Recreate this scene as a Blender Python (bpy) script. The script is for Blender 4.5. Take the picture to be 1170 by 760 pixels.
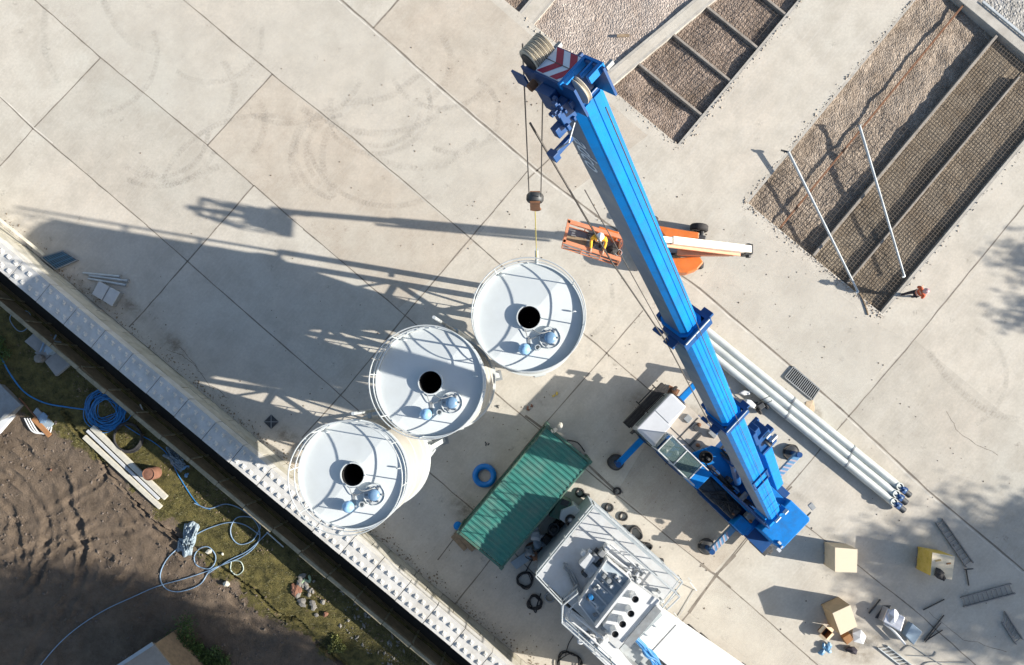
import bpy, bmesh, math, random
import numpy as np
from mathutils import Vector, Matrix
R = math.radians
random.seed(7)
for o in list(bpy.data.objects): bpy.data.objects.remove(o)
SC = bpy.context.scene
COL = SC.collection

# ---------------------------------------------------------------- camera, sky, sun, exposure
H, F, NU, NV = 33.0, 800.0, 614.0, 440.0      # camera height, focal length and plumb point in photo pixels
S0 = F / H                                     # ground pixels per metre
cam = bpy.data.cameras.new('camera'); co = bpy.data.objects.new('camera', cam); COL.objects.link(co)
co.location = (0, 0, H); cam.sensor_width = 36; cam.lens = 36 * F / 1170
cam.shift_x = -29 / 1170; cam.shift_y = 60 / 1170; cam.clip_start = 0.1; cam.clip_end = 2000
SC.camera = co
SUN_EL, SUN_AZ = 24.1, 99.6                    # azimuth clockwise from +Y
w = bpy.data.worlds.new('World'); SC.world = w; w.use_nodes = True
nt = w.node_tree; nt.nodes.clear()
sky = nt.nodes.new('ShaderNodeTexSky'); sky.sky_type = 'NISHITA'; sky.sun_disc = False
sky.sun_elevation = R(SUN_EL); sky.sun_rotation = R(SUN_AZ)
bg = nt.nodes.new('ShaderNodeBackground'); bg.inputs[1].default_value = 0.084
wo = nt.nodes.new('ShaderNodeOutputWorld')
nt.links.new(sky.outputs[0], bg.inputs[0]); nt.links.new(bg.outputs[0], wo.inputs[0])
sl = bpy.data.lights.new('sun', 'SUN'); so = bpy.data.objects.new('sun', sl); COL.objects.link(so)
sl.energy = 5.0; sl.angle = R(0.53); sl.color = (1.0, 0.93, 0.83)
sd = Vector((math.sin(R(SUN_AZ)) * math.cos(R(SUN_EL)), math.cos(R(SUN_AZ)) * math.cos(R(SUN_EL)), math.sin(R(SUN_EL))))
so.rotation_euler = sd.to_track_quat('Z', 'Y').to_euler(); so.location = sd * 60
SC.view_settings.view_transform = 'Standard'; SC.view_settings.look = 'None'
SC.view_settings.exposure = 0.98; SC.view_settings.gamma = 1; SC.view_settings.use_curve_mapping = False

# ---------------------------------------------------------------- coordinates
def P(u, v, z=0.0):
    k = (H - z) / F
    return Vector(((u - NU) * k, -(v - NV) * k, z))
A_ = (0.768, 0.640); B_ = (0.640, -0.768)
def AB(a, b, z=0.0):                           # yard axes: a down-right along the wall, b up-right; ground pixels
    return Vector(((a * A_[0] + b * B_[0]) / S0, -(a * A_[1] + b * B_[1]) / S0, z))
def lerp(a, b, t): return a + (b - a) * t

# ---------------------------------------------------------------- materials
MATS = {}
def mat(name, col, rough=0.7, metal=0.0, var=0.12, scale=3.0, bump=0.0, bscale=40.0, dirt=None, dscale=1.2, damt=0.5, spec=0.5, coord='Object'):
    if name in MATS: return MATS[name]
    m = bpy.data.materials.new(name); m.use_nodes = True; n = m.node_tree.nodes; L = m.node_tree.links
    b = n['Principled BSDF']; b.inputs['Roughness'].default_value = rough; b.inputs['Metallic'].default_value = metal
    b.inputs['Specular IOR Level'].default_value = spec
    tc0 = n.new('ShaderNodeTexCoord'); oi = n.new('ShaderNodeObjectInfo'); va = n.new('ShaderNodeVectorMath'); va.operation = 'MULTIPLY_ADD'
    cx = n.new('ShaderNodeCombineXYZ'); [L.new(oi.outputs['Random'], cx.inputs[i]) for i in range(3)]; va.inputs[1].default_value = (37, 53, 71)
    L.new(cx.outputs[0], va.inputs[0]); L.new(tc0.outputs[coord], va.inputs[2])
    class _T: outputs = {coord: va.outputs[0]}
    tc = _T
    nz = n.new('ShaderNodeTexNoise'); nz.inputs['Scale'].default_value = scale; nz.inputs['Detail'].default_value = 6; nz.inputs['Roughness'].default_value = 0.65
    L.new(tc.outputs[coord], nz.inputs['Vector'])
    mr = n.new('ShaderNodeMapRange'); mr.inputs[1].default_value = .3; mr.inputs[2].default_value = .7
    mr.inputs[3].default_value = 1 - var; mr.inputs[4].default_value = 1 + var
    L.new(nz.outputs[0], mr.inputs[0])
    hs = n.new('ShaderNodeVectorMath'); hs.operation = 'SCALE'; hs.inputs[0].default_value = col[:3]
    L.new(mr.outputs[0], hs.inputs['Scale']); out = hs.outputs[0]
    if dirt:
        n2 = n.new('ShaderNodeTexNoise'); n2.inputs['Scale'].default_value = dscale; n2.inputs['Detail'].default_value = 8; n2.inputs['Roughness'].default_value = .7
        L.new(tc.outputs[coord], n2.inputs['Vector'])
        m2 = n.new('ShaderNodeMapRange'); m2.inputs[1].default_value = .45; m2.inputs[2].default_value = .75; m2.inputs[3].default_value = 0; m2.inputs[4].default_value = damt
        L.new(n2.outputs[0], m2.inputs[0])
        mx = n.new('ShaderNodeMix'); mx.data_type = 'RGBA'; mx.inputs[7].default_value = (*dirt, 1)
        L.new(m2.outputs[0], mx.inputs[0]); L.new(out, mx.inputs[6]); out = mx.outputs[2]
    L.new(out, b.inputs['Base Color'])
    mr2 = n.new('ShaderNodeMapRange'); mr2.inputs[3].default_value = max(.05, rough - .1); mr2.inputs[4].default_value = min(1, rough + .12)
    L.new(nz.outputs[0], mr2.inputs[0]); L.new(mr2.outputs[0], b.inputs['Roughness'])
    if bump:
        n3 = n.new('ShaderNodeTexNoise'); n3.inputs['Scale'].default_value = bscale; n3.inputs['Detail'].default_value = 4
        L.new(tc.outputs[coord], n3.inputs['Vector'])
        bp = n.new('ShaderNodeBump'); bp.inputs['Strength'].default_value = bump; bp.inputs['Distance'].default_value = .02
        L.new(n3.outputs[0], bp.inputs['Height']); L.new(bp.outputs[0], b.inputs['Normal'])
    MATS[name] = m
    return m

def node_mat(name):
    m = bpy.data.materials.new(name); m.use_nodes = True
    MATS[name] = m
    return m, m.node_tree.nodes, m.node_tree.links, m.node_tree.nodes['Principled BSDF']
def N(n, t, **kw):
    x = n.new(t)
    for k, v in kw.items():
        if k.startswith('i'): x.inputs[int(k[1:])].default_value = v
        else: setattr(x, k, v)
    return x
def mixc(n, L, fac, a, b, blend='MIX'):
    x = n.new('ShaderNodeMix'); x.data_type = 'RGBA'; x.blend_type = blend
    for s, v in ((0, fac), (6, a), (7, b)):
        if isinstance(v, (int, float)): x.inputs[s].default_value = v
        elif isinstance(v, tuple): x.inputs[s].default_value = (*v[:3], 1)
        else: L.new(v, x.inputs[s])
    return x.outputs[2]
def rng(n, L, src, a, b, c, d):
    x = N(n, 'ShaderNodeMapRange', i1=a, i2=b, i3=c, i4=d); L.new(src, x.inputs[0]); return x.outputs[0]
def noise(n, L, vec, s, det=6, ro=.6):
    x = N(n, 'ShaderNodeTexNoise'); x.inputs['Scale'].default_value = s; x.inputs['Detail'].default_value = det; x.inputs['Roughness'].default_value = ro
    L.new(vec, x.inputs['Vector']); return x.outputs[0]

def concrete_yard():
    m, n, L, b = node_mat('yard_concrete')
    tc = N(n, 'ShaderNodeTexCoord'); v = tc.outputs['Object']
    mp = N(n, 'ShaderNodeMapping'); mp.inputs['Rotation'].default_value = (0, 0, R(-50)); L.new(v, mp.inputs['Vector'])
    big = noise(n, L, v, .12, 5, .6); mid = noise(n, L, v, .7, 8, .7); fine = noise(n, L, v, 9, 6, .75); spk = noise(n, L, v, 55, 3, .7)
    c = mixc(n, L, rng(n, L, big, .35, .65, 0, 1), (.575, .52, .44), (.53, .512, .45))
    c = mixc(n, L, rng(n, L, mid, .42, .62, 0, .75), c, (.43, .395, .335))
    mp2 = N(n, 'ShaderNodeMapping'); mp2.inputs['Scale'].default_value = (.35, 7, 1); L.new(mp.outputs[0], mp2.inputs['Vector'])
    st = noise(n, L, mp2.outputs[0], 1.6, 5, .7)
    c = mixc(n, L, rng(n, L, st, .48, .72, 0, .45), c, (.58, .56, .52))
    c = mixc(n, L, rng(n, L, fine, .38, .72, 0, .42), c, (.33, .315, .28))
    # slightly different slab by slab
    sp = N(n, 'ShaderNodeTexVoronoi', feature='F1'); sp.inputs['Scale'].default_value = .16
    mp3 = N(n, 'ShaderNodeMapping'); mp3.inputs['Scale'].default_value = (1, .7, 1); L.new(mp.outputs[0], mp3.inputs['Vector'])
    L.new(mp3.outputs[0], sp.inputs['Vector']); sr = N(n, 'ShaderNodeSeparateColor'); L.new(sp.outputs['Color'], sr.inputs[0])
    # sparse oil / rubber spots
    vo = N(n, 'ShaderNodeTexVoronoi', feature='F1'); vo.inputs['Scale'].default_value = .8; L.new(v, vo.inputs['Vector'])
    ds = rng(n, L, vo.outputs['Distance'], .05, .16, .5, 0)
    mu = N(n, 'ShaderNodeMath', operation='MULTIPLY'); L.new(ds, mu.inputs[0]); L.new(rng(n, L, fine, .45, .6, 0, 1), mu.inputs[1])
    c = mixc(n, L, mu.outputs[0], c, (.2, .18, .15))
    L.new(c, b.inputs['Base Color']); b.inputs['Roughness'].default_value = .9; b.inputs['Specular IOR Level'].default_value = .25
    ad = N(n, 'ShaderNodeMath', operation='ADD'); L.new(fine, ad.inputs[0]); L.new(spk, ad.inputs[1])
    ad2 = N(n, 'ShaderNodeMath', operation='ADD'); L.new(ad.outputs[0], ad2.inputs[0]); L.new(st, ad2.inputs[1])
    bp = N(n, 'ShaderNodeBump'); bp.inputs['Strength'].default_value = .35; bp.inputs['Distance'].default_value = .012
    L.new(ad2.outputs[0], bp.inputs['Height']); L.new(bp.outputs[0], b.inputs['Normal'])
    return m
def gravel(name, c1, c2, c3, sc=9.0, bumpd=.05):
    m, n, L, b = node_mat(name)
    tc = N(n, 'ShaderNodeTexCoord'); v = tc.outputs['Object']
    vo = N(n, 'ShaderNodeTexVoronoi', feature='F1'); vo.inputs['Scale'].default_value = sc; L.new(v, vo.inputs['Vector'])
    se = N(n, 'ShaderNodeSeparateColor'); L.new(vo.outputs['Color'], se.inputs[0])
    c = mixc(n, L, rng(n, L, se.outputs[0], 0, 1, 0, 1), c1, c2)
    c = mixc(n, L, rng(n, L, se.outputs[1], .6, .9, 0, .8), c, (min(1, c2[0] * 1.35), min(1, c2[1] * 1.35), min(1, c2[2] * 1.35)))
    c = mixc(n, L, rng(n, L, noise(n, L, v, .9, 6, .7), .45, .7, 0, .9), c, c3)
    L.new(c, b.inputs['Base Color']); b.inputs['Roughness'].default_value = .95
    inv = rng(n, L, vo.outputs['Distance'], 0, .7, 1, 0)
    bp = N(n, 'ShaderNodeBump'); bp.inputs['Strength'].default_value = 1; bp.inputs['Distance'].default_value = bumpd
    L.new(inv, bp.inputs['Height']); L.new(bp.outputs[0], b.inputs['Normal'])
    return m
def dirt_mat():
    m, n, L, b = node_mat('mud_and_grass')
    tc = N(n, 'ShaderNodeTexCoord'); v = tc.outputs['Object']
    a = noise(n, L, v, 1.1, 8, .7); f = noise(n, L, v, 14, 6, .75)
    mud = mixc(n, L, rng(n, L, a, .35, .65, 0, 1), (.100, .075, .053), (.172, .132, .097))
    mud = mixc(n, L, rng(n, L, f, .4, .75, 0, .7), mud, (.19, .15, .115))
    gr = mixc(n, L, rng(n, L, noise(n, L, v, 2.3, 8, .7), .35, .65, 0, 1), (.040, .040, .015), (.175, .15, .052))
    gr = mixc(n, L, rng(n, L, f, .5, .7, 0, .6), gr, (.10, .078, .05))
    at = N(n, 'ShaderNodeAttribute', attribute_name='grass')
    ad = N(n, 'ShaderNodeMath', operation='ADD'); L.new(at.outputs['Fac'], ad.inputs[0]); L.new(rng(n, L, noise(n, L, v, 3, 8, .75), .3, .7, -.62, .35), ad.inputs[1])
    c = mixc(n, L, rng(n, L, ad.outputs[0], .4, .6, 0, 1), mud, gr)
    L.new(c, b.inputs['Base Color']); b.inputs['Roughness'].default_value = .95; b.inputs['Specular IOR Level'].default_value = .2
    bp = N(n, 'ShaderNodeBump'); bp.inputs['Strength'].default_value = 1; bp.inputs['Distance'].default_value = .07
    f2_ = noise(n, L, v, 5, 8, .8); af = N(n, 'ShaderNodeMath', operation='ADD'); L.new(f, af.inputs[0]); L.new(f2_, af.inputs[1]); L.new(af.outputs[0], bp.inputs['Height']); L.new(bp.outputs[0], b.inputs['Normal'])
    return m
def tread_mat():
    m, n, L, b = node_mat('tyre_rubber_marks')
    m.surface_render_method = 'BLENDED' if hasattr(m, 'surface_render_method') else 'BLENDED'
    tc = N(n, 'ShaderNodeTexCoord'); uv = N(n, 'ShaderNodeUVMap'); se = N(n, 'ShaderNodeSeparateXYZ'); L.new(uv.outputs[0], se.inputs[0])
    # chevrons: sin(along*k + |across|*k2)
    ab = N(n, 'ShaderNodeMath', operation='ABSOLUTE'); L.new(se.outputs[1], ab.inputs[0])
    m1 = N(n, 'ShaderNodeMath', operation='MULTIPLY', i1=38.0); L.new(se.outputs[0], m1.inputs[0])
    m2 = N(n, 'ShaderNodeMath', operation='MULTIPLY', i1=3.0); L.new(ab.outputs[0], m2.inputs[0])
    ad = N(n, 'ShaderNodeMath', operation='ADD'); L.new(m1.outputs[0], ad.inputs[0]); L.new(m2.outputs[0], ad.inputs[1])
    sn = N(n, 'ShaderNodeMath', operation='SINE'); L.new(ad.outputs[0], sn.inputs[0])
    a1 = rng(n, L, sn.outputs[0], -.6, .8, .5, 1)
    a2 = rng(n, L, ab.outputs[0], .55, 1, 1, 0)
    a3 = rng(n, L, noise(n, L, tc.outputs['Object'], 1.3, 8, .75), .40, .66, .01, .20)
    x = N(n, 'ShaderNodeMath', operation='MULTIPLY'); L.new(a1, x.inputs[0]); L.new(a2, x.inputs[1])
    y = N(n, 'ShaderNodeMath', operation='MULTIPLY'); L.new(x.outputs[0], y.inputs[0]); L.new(a3, y.inputs[1])
    L.new(y.outputs[0], b.inputs['Alpha']); b.inputs['Base Color'].default_value = (.17, .16, .14, 1); b.inputs['Roughness'].default_value = .9
    return m
def stain_mat():
    m, n, L, b = node_mat('damp_stain')
    tc = N(n, 'ShaderNodeTexCoord'); uv = N(n, 'ShaderNodeUVMap')
    ln = N(n, 'ShaderNodeVectorMath', operation='LENGTH'); L.new(uv.outputs[0], ln.inputs[0])
    a = rng(n, L, ln.outputs['Value'], .2, 1, 1, 0); q = rng(n, L, noise(n, L, tc.outputs['Object'], 2.2, 8, .7), .38, .62, 0, .5)
    y = N(n, 'ShaderNodeMath', operation='MULTIPLY'); L.new(a, y.inputs[0]); L.new(q, y.inputs[1])
    L.new(y.outputs[0], b.inputs['Alpha']); b.inputs['Base Color'].default_value = (.26, .2, .13, 1); b.inputs['Roughness'].default_value = .9
    return m
def glass_mat(name='cab_glass', col=(.35, .45, .42), alpha=.35):
    m, n, L, b = node_mat(name)
    b.inputs['Base Color'].default_value = (*col, 1); b.inputs['Roughness'].default_value = .08; b.inputs['Alpha'].default_value = alpha
    tc = N(n, 'ShaderNodeTexCoord'); L.new(rng(n, L, noise(n, L, tc.outputs['Object'], 4, 5), .3, .7, .04, .25), b.inputs['Roughness'])
    return m
def stripes(name, c1, c2, k=9.0, ang=45):
    m, n, L, b = node_mat(name)
    tc = N(n, 'ShaderNodeTexCoord'); mp = N(n, 'ShaderNodeMapping'); mp.inputs['Rotation'].default_value = (0, 0, R(ang)); L.new(tc.outputs['Object'], mp.inputs['Vector'])
    wv = N(n, 'ShaderNodeTexWave'); wv.inputs['Scale'].default_value = k; L.new(mp.outputs[0], wv.inputs['Vector'])
    c = mixc(n, L, rng(n, L, wv.outputs[0], .48, .52, 0, 1), c1, c2)
    c = mixc(n, L, rng(n, L, noise(n, L, tc.outputs['Object'], 8), .5, .8, 0, .4), c, (.25, .24, .22))
    L.new(c, b.inputs['Base Color']); b.inputs['Roughness'].default_value = .5
    return m
def leaf_mat(name, col):
    m, n, L, b = node_mat(name)
    tc = N(n, 'ShaderNodeTexCoord')
    c = mixc(n, L, rng(n, L, noise(n, L, tc.outputs['Object'], 2.5, 4), .35, .65, 0, 1), tuple(x * .6 for x in col), tuple(x * 1.3 for x in col))
    L.new(c, b.inputs['Base Color']); b.inputs['Roughness'].default_value = .6
    return m

CON = concrete_yard(); DIRT = dirt_mat(); TREAD = tread_mat(); STAIN = stain_mat(); GLASS = glass_mat('cab_glass', (.12, .18, .17), .5)
GR1 = gravel('pale_gravel', (.31, .26, .225), (.43, .37, .32), (.27, .21, .17), 13, .035)
GR5 = gravel('tan_gravel', (.22, .175, .135), (.33, .275, .22), (.17, .13, .095), 14, .035)
GR2 = gravel('brown_gravel', (.19, .14, .11), (.30, .24, .195), (.12, .085, .06), 13, .035)
GR3 = gravel('silt_gravel', (.185, .15, .11), (.245, .205, .155), (.15, .11, .07), 14, .02)
KERB = mat('old_concrete', (.42, .40, .36), .9, 0, .15, 2.5, .4, 30, (.25, .22, .18), 1.5, .6)
WALLC = mat('cast_concrete', (.56, .555, .53), .9, 0, .12, 2, .35, 40, (.33, .30, .24), 1.1, .6)
WALLD = mat('stained_concrete', (.47, .45, .385), .9, 0, .16, 2, .35, 40, (.28, .25, .16), .9, .8)
DIV = mat('divider_concrete', (.30, .27, .235), .9, 0, .2, 3, .4, 30, (.16, .13, .10), 2, .7)
JOINT = mat('joint_sealant', (.20, .175, .145), .9, 0, .35, 2.2)
JOINTL = mat('pale_joint_mortar', (.56, .53, .47), .9, 0, .2, 2.2)
REBAR = mat('mesh_steel', (.15, .125, .10), .8, .2, .25, 6)
SILO = mat('silo_paint', (.545, .585, .595), .42, 0, .035, 1.0, 0, 40, (.42, .44, .42), .8, .35)
SILOC = mat('silo_cream_paint', (.42, .41, .375), .5, 0, .05, 1.0, 0, 40, (.33, .30, .25), 1.3, .5)
GALV = mat('galvanised_steel', (.56, .60, .61), .45, .35, .14, 3, 0, 40, (.38, .38, .36), 2, .5)
GALVP = mat('galvanised_pipe', (.58, .62, .60), .42, .25, .10, 1.3, 0, 40, (.40, .40, .35), 1.6, .5)
WHITE = mat('white_paint', (.62, .64, .65), .45, 0, .05, 2, 0, 40, (.55, .53, .48), 1.5, .4)
BRITE = mat('bright_white_sheet', (.82, .82, .81), .5, 0, .03, 2, 0, 40, (.66, .65, .62), 1.2, .3)
BLUE = mat('crane_blue_paint', (.0, .185, .56), .5, 0, .12, 1.5, 0, 40, (.02, .10, .24), 2.4, .7, .22)
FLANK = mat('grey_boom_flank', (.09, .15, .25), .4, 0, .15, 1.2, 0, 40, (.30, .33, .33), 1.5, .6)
BLUED = mat('dark_blue_paint', (.002, .06, .21), .4, 0, .12, 2, 0, 40, (.02, .03, .06), 2.0, .5)
BLUEG = mat('faded_blue_paint', (.10, .27, .47), .45, 0, .15, 3, 0, 40, (.25, .25, .24), 3, .5)
BLACK = mat('black_rubber', (.022, .022, .024), .8, 0, .25, 6, .3, 60, (.10, .09, .08), 3, .5)
DARK = mat('dark_steel', (.055, .06, .065), .5, .4, .3, 5, 0, 40, (.13, .11, .09), 3, .5)
GREY = mat('grey_steel', (.28, .30, .31), .5, .3, .15, 4, 0, 40, (.2, .17, .14), 3, .5)
LGREY = mat('light_grey_plastic', (.52, .54, .55), .5, 0, .08, 3)
BEIGE = mat('beige_deck_paint', (.44, .395, .335), .6, 0, .1, 3, 0, 40, (.35, .28, .22), 2.5, .6)
NYLON = mat('sheave_nylon', (.62, .57, .47), .5, 0, .12, 8, 0, 40, (.25, .22, .18), 6, .5)
ROPE = mat('steel_rope', (.10, .095, .09), .55, .5, .2, 20)
TEAL = mat('container_green_paint', (.03, .165, .14), .5, 0, .14, 1.2, 0, 40, (.11, .17, .145), 1.7, .75)
TEALD = mat('worn_container_side', (.045, .13, .10), .6, 0, .15, 1.5, 0, 40, (.16, .12, .08), 2, .6)
RUST = mat('rusty_steel', (.20, .095, .05), .85, .1, .3, 4, .3, 50, (.10, .06, .04), 3, .6)
ORANGE = mat('orange_paint', (.62, .16, .03), .4, 0, .1, 3, 0, 40, (.35, .16, .08), 4, .4)
ORANGEP = mat('faded_orange_paint', (.72, .27, .14), .5, 0, .12, 5, 0, 40, (.5, .3, .2), 5, .5)
CREAM = mat('cream_boom_paint', (.78, .73, .62), .45, 0, .05, 2, 0, 40, (.6, .5, .4), 3, .3)
PLY = mat('plywood', (.58, .47, .32), .75, 0, .10, 3, .2, 60, (.42, .32, .2), 4, .5)
PLYT = mat('pale_plywood', (.70, .61, .45), .75, 0, .07, 3, .2, 60, (.55, .45, .3), 3, .4)
YELW = mat('yellow_printed_board', (.55, .40, .07), .7, 0, .25, 4, .1, 60, (.42, .33, .16), 4, .6)
CARD = mat('brown_cardboard', (.30, .15, .06), .85, 0, .15, 5)
WOOD = mat('weathered_wood', (.30, .22, .14), .85, 0, .25, 5, .3, 60, (.16, .12, .08), 4, .6)
PLANK = mat('pale_plank', (.55, .53, .45), .8, 0, .10, 4, .2, 60, (.38, .35, .27), 5, .5)
HOSEB = mat('blue_hose', (.02, .17, .42), .45, 0, .2, 4)
HOSEP = mat('pale_blue_pipe', (.20, .30, .42), .5, 0, .2, 4)
BRICK = mat('terracotta', (.20, .095, .06), .85, 0, .2, 6)
ASPH = mat('grey_slab', (.28, .28, .27), .9, 0, .12, 3, .4, 40)
SKIN = mat('skin', (.50, .30, .22), .6, 0, .05, 5)
HIVIS = mat('orange_hi_vis_cloth', (.50, .10, .04), .8, 0, .12, 9)
HIVY = mat('yellow_hi_vis_cloth', (.80, .42, .03), .8, 0, .12, 9)
NAVY = mat('dark_cloth', (.035, .03, .04), .9, 0, .2, 9)
TARP = mat('blue_grey_tarpaulin', (.30, .37, .42), .6, 0, .2, 4, .3, 20, (.12, .14, .15), 4, .6)
STONE = mat('rubble_stone', (.20, .19, .17), .9, 0, .25, 5, .5, 30)
SAND = mat('spilt_sand', (.50, .40, .28), .95, 0, .15, 3, .5, 30)
FOIL = mat('silver_foil', (.70, .71, .74), .3, .7, .1, 4)
RED = mat('red_marking', (.30, .004, .045), .5, 0, .1, 6)
MARKW = mat('white_marking', (.60, .68, .78), .5, 0, .08, 6)
INK = mat('boom_lettering', (.72, .80, .90), .5, 0, .05, 6)
PIT = mat('pit_black', (.008, .008, .009), .9, 0, .1, 4)
DITCH = mat('ditch_mud', (.035, .032, .026), .6, 0, .3, 2, .6, 12)
PANELW = mat('brown_stained_concrete', (.27, .20, .125), .85, 0, .3, 1.6, .5, 20, (.10, .08, .05), 1.2, .7)
CAPC = mat('mossy_coping', (.33, .29, .20), .9, 0, .25, 3, .5, 25, (.14, .13, .08), 2.5, .7)
BARK = mat('bark', (.09, .07, .05), .9, 0, .3, 6, .8, 20)
STRIPE = stripes('red_white_hazard', (.5, .05, .05), (.6, .6, .6), 3.2, 10)
LEAF = leaf_mat('tree_leaves', (.05, .085, .025)); LEAFB = leaf_mat('bush_leaves', (.055, .10, .02)); BLADE = leaf_mat('grass_blades', (.10, .095, .028))

# ---------------------------------------------------------------- mesh builder
class MB:
    def __init__(s): s.v = []; s.f = []; s.uv = None
    def add(s, vs, fs):
        k = len(s.v); s.v += [Vector(p) for p in vs]; s.f += [tuple(i + k for i in f) for f in fs]; return s
    def box(s, c, size, rz=0.0, m=None, bev=0.0):
        hx, hy, hz = size[0] / 2, size[1] / 2, size[2] / 2
        M = m if m is not None else Matrix.Rotation(rz, 3, 'Z')
        vs = [Vector(c) + M @ Vector((x * hx, y * hy, z * hz)) for z in (-1, 1) for x, y in ((-1, -1), (1, -1), (1, 1), (-1, 1))]
        return s.add(vs, [(3, 2, 1, 0), (4, 5, 6, 7), (0, 1, 5, 4), (1, 2, 6, 5), (2, 3, 7, 6), (3, 0, 4, 7)])
    def frame(s, o, ex, ey, ez, x0, x1, y0, y1, z0, z1):     # box in an arbitrary orthonormal frame
        M = Matrix((ex, ey, ez)).transposed()
        return s.box(Vector(o) + M @ Vector(((x0 + x1) / 2, (y0 + y1) / 2, (z0 + z1) / 2)), (x1 - x0, y1 - y0, z1 - z0), m=M)
    def prism(s, poly, z0, z1):
        n = len(poly); vs = [(p[0], p[1], z0) for p in poly] + [(p[0], p[1], z1) for p in poly]
        a = sum(poly[i][0] * poly[(i + 1) % n][1] - poly[(i + 1) % n][0] * poly[i][1] for i in range(n))
        b, t = list(range(n)), list(range(n, 2 * n))
        fs = [tuple(reversed(b)), tuple(t)] + [(i, (i + 1) % n, n + (i + 1) % n, n + i) for i in range(n)]
        if a < 0: fs = [tuple(reversed(f)) for f in fs]
        return s.add(vs, fs)
    def beam(s, p0, p1, w_, h_, up=(0, 0, 1)):
        p0, p1 = Vector(p0), Vector(p1); d = (p1 - p0); l = d.length
        if l < 1e-6: return s
        d.normalize(); upv = Vector(up)
        if abs(d.dot(upv)) > .98: upv = Vector((0, 1, 0)) if abs(d.y) < .9 else Vector((1, 0, 0))
        y = upv.cross(d).normalized(); z = d.cross(y)
        return s.box((p0 + p1) / 2, (l, w_, h_), m=Matrix((d, y, z)).transposed())
    def tube(s, pts, r, n=8, closed=False, cap=True, r2=None):
        pts = [Vector(p) for p in pts]; m = len(pts); k = len(s.v)
        prev = None
        for i, p in enumerate(pts):
            a = pts[(i - 1) % m] if (closed or i > 0) else p; b = pts[(i + 1) % m] if (closed or i < m - 1) else p
            d = (b - a); d = d.normalized() if d.length > 1e-9 else Vector((0, 0, 1))
            if prev is None:
                x = d.cross(Vector((0, 0, 1)))
                if x.length < .05: x = d.cross(Vector((0, 1, 0)))
            else: x = prev - d * prev.dot(d)
            x.normalize(); prev = x; y = d.cross(x)
            rr = r if r2 is None else lerp(r, r2, i / (m - 1))
            for j in range(n):
                t = 2 * math.pi * j / n; s.v.append(p + x * math.cos(t) * rr + y * math.sin(t) * rr)
        for i in range(m if closed else m - 1):
            for j in range(n):
                a = k + i * n + j; b = k + i * n + (j + 1) % n; c = k + ((i + 1) % m) * n + (j + 1) % n; d_ = k + ((i + 1) % m) * n + j
                s.f.append((a, b, c, d_))
        if cap and not closed:
            s.f.append(tuple(reversed(range(k, k + n)))); s.f.append(tuple(range(k + (m - 1) * n, k + m * n)))
        return s
    def lathe(s, prof, o=(0, 0, 0), n=32, axis=None, cap=True):
        o = Vector(o); k = len(s.v); m = len(prof)
        M = Matrix.Identity(3) if axis is None else Vector(axis).normalized().to_track_quat('Z', 'Y').to_matrix()
        for (r, z) in prof:
            for j in range(n):
                t = 2 * math.pi * j / n; s.v.append(o + M @ Vector((r * math.cos(t), r * math.sin(t), z)))
        for i in range(m - 1):
            for j in range(n):
                s.f.append((k + i * n + j, k + i * n + (j + 1) % n, k + (i + 1) * n + (j + 1) % n, k + (i + 1) * n + j))
        if cap:
            s.f.append(tuple(reversed(range(k, k + n)))); s.f.append(tuple(range(k + (m - 1) * n, k + m * n)))
        return s
    def torus(s, c, Rr, r, n=28, m=8, M=None, wob=0.0):
        pts = []
        for i in range(n):
            t = 2 * math.pi * i / n; rr = Rr * (1 + wob * math.sin(3 * t + Rr * 50))
            p = Vector((rr * math.cos(t), rr * math.sin(t), 0))
            pts.append(Vector(c) + (M @ p if M is not None else p))
        return s.tube(pts, r, m, closed=True)
    def rock(s, c, r, sx=1, sy=1, sz=.7, seed=0):
        rnd = random.Random(seed); bm = bmesh.new(); bmesh.ops.create_icosphere(bm, subdivisions=1, radius=r)
        a = rnd.random() * 6
        vs = []
        for v in bm.verts:
            q = v.co * rnd.uniform(.75, 1.2); q = Vector((q.x * sx, q.y * sy, q.z * sz)); q = Matrix.Rotation(a, 3, 'Z') @ q; vs.append(q + Vector(c))
        fs = [tuple(x.index for x in f.verts) for f in bm.faces]; bm.free()
        return s.add(vs, fs)

def chain_loc(o):
    l = Vector((0, 0, 0))
    while o is not None: l = l + o.location; o = o.parent
    return l
def part(name, mb, m, parent=None, smooth=False, bevel=0.0, label=None, loc=None, kind=None):
    off = chain_loc(parent) if parent is not None else Vector((0, 0, 0))
    if parent is None and loc is None and mb.v:
        xs = [v.x for v in mb.v]; ys = [v.y for v in mb.v]; zs = [v.z for v in mb.v]
        loc = Vector(((min(xs) + max(xs)) / 2, (min(ys) + max(ys)) / 2, min(zs)))
    if parent is None: off = Vector(loc)
    me = bpy.data.meshes.new(name); me.from_pydata([tuple(v - off) for v in mb.v], [], mb.f); me.validate(); me.update()
    if mb.uv:
        ul = me.uv_layers.new(name='UVMap')
        for lp in me.loops: ul.data[lp.index].uv = mb.uv[lp.vertex_index]
    me.materials.append(m)
    if smooth:
        me.shade_smooth()
        try: me.set_sharp_from_angle(angle=R(38))
        except Exception: pass
    o = bpy.data.objects.new(name, me); COL.objects.link(o)
    if parent is not None: o.parent = parent
    else: o.location = off
    if bevel > 0:
        b = o.modifiers.new('bevel', 'BEVEL'); b.width = bevel; b.segments = 2; b.limit_method = 'ANGLE'
    if label: o['label'] = label
    if kind: o['kind'] = kind
    return o
def tag(o, label, cat, group=None):
    o['label'] = label; o['category'] = cat
    if group: o['group'] = group
    return o
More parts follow.
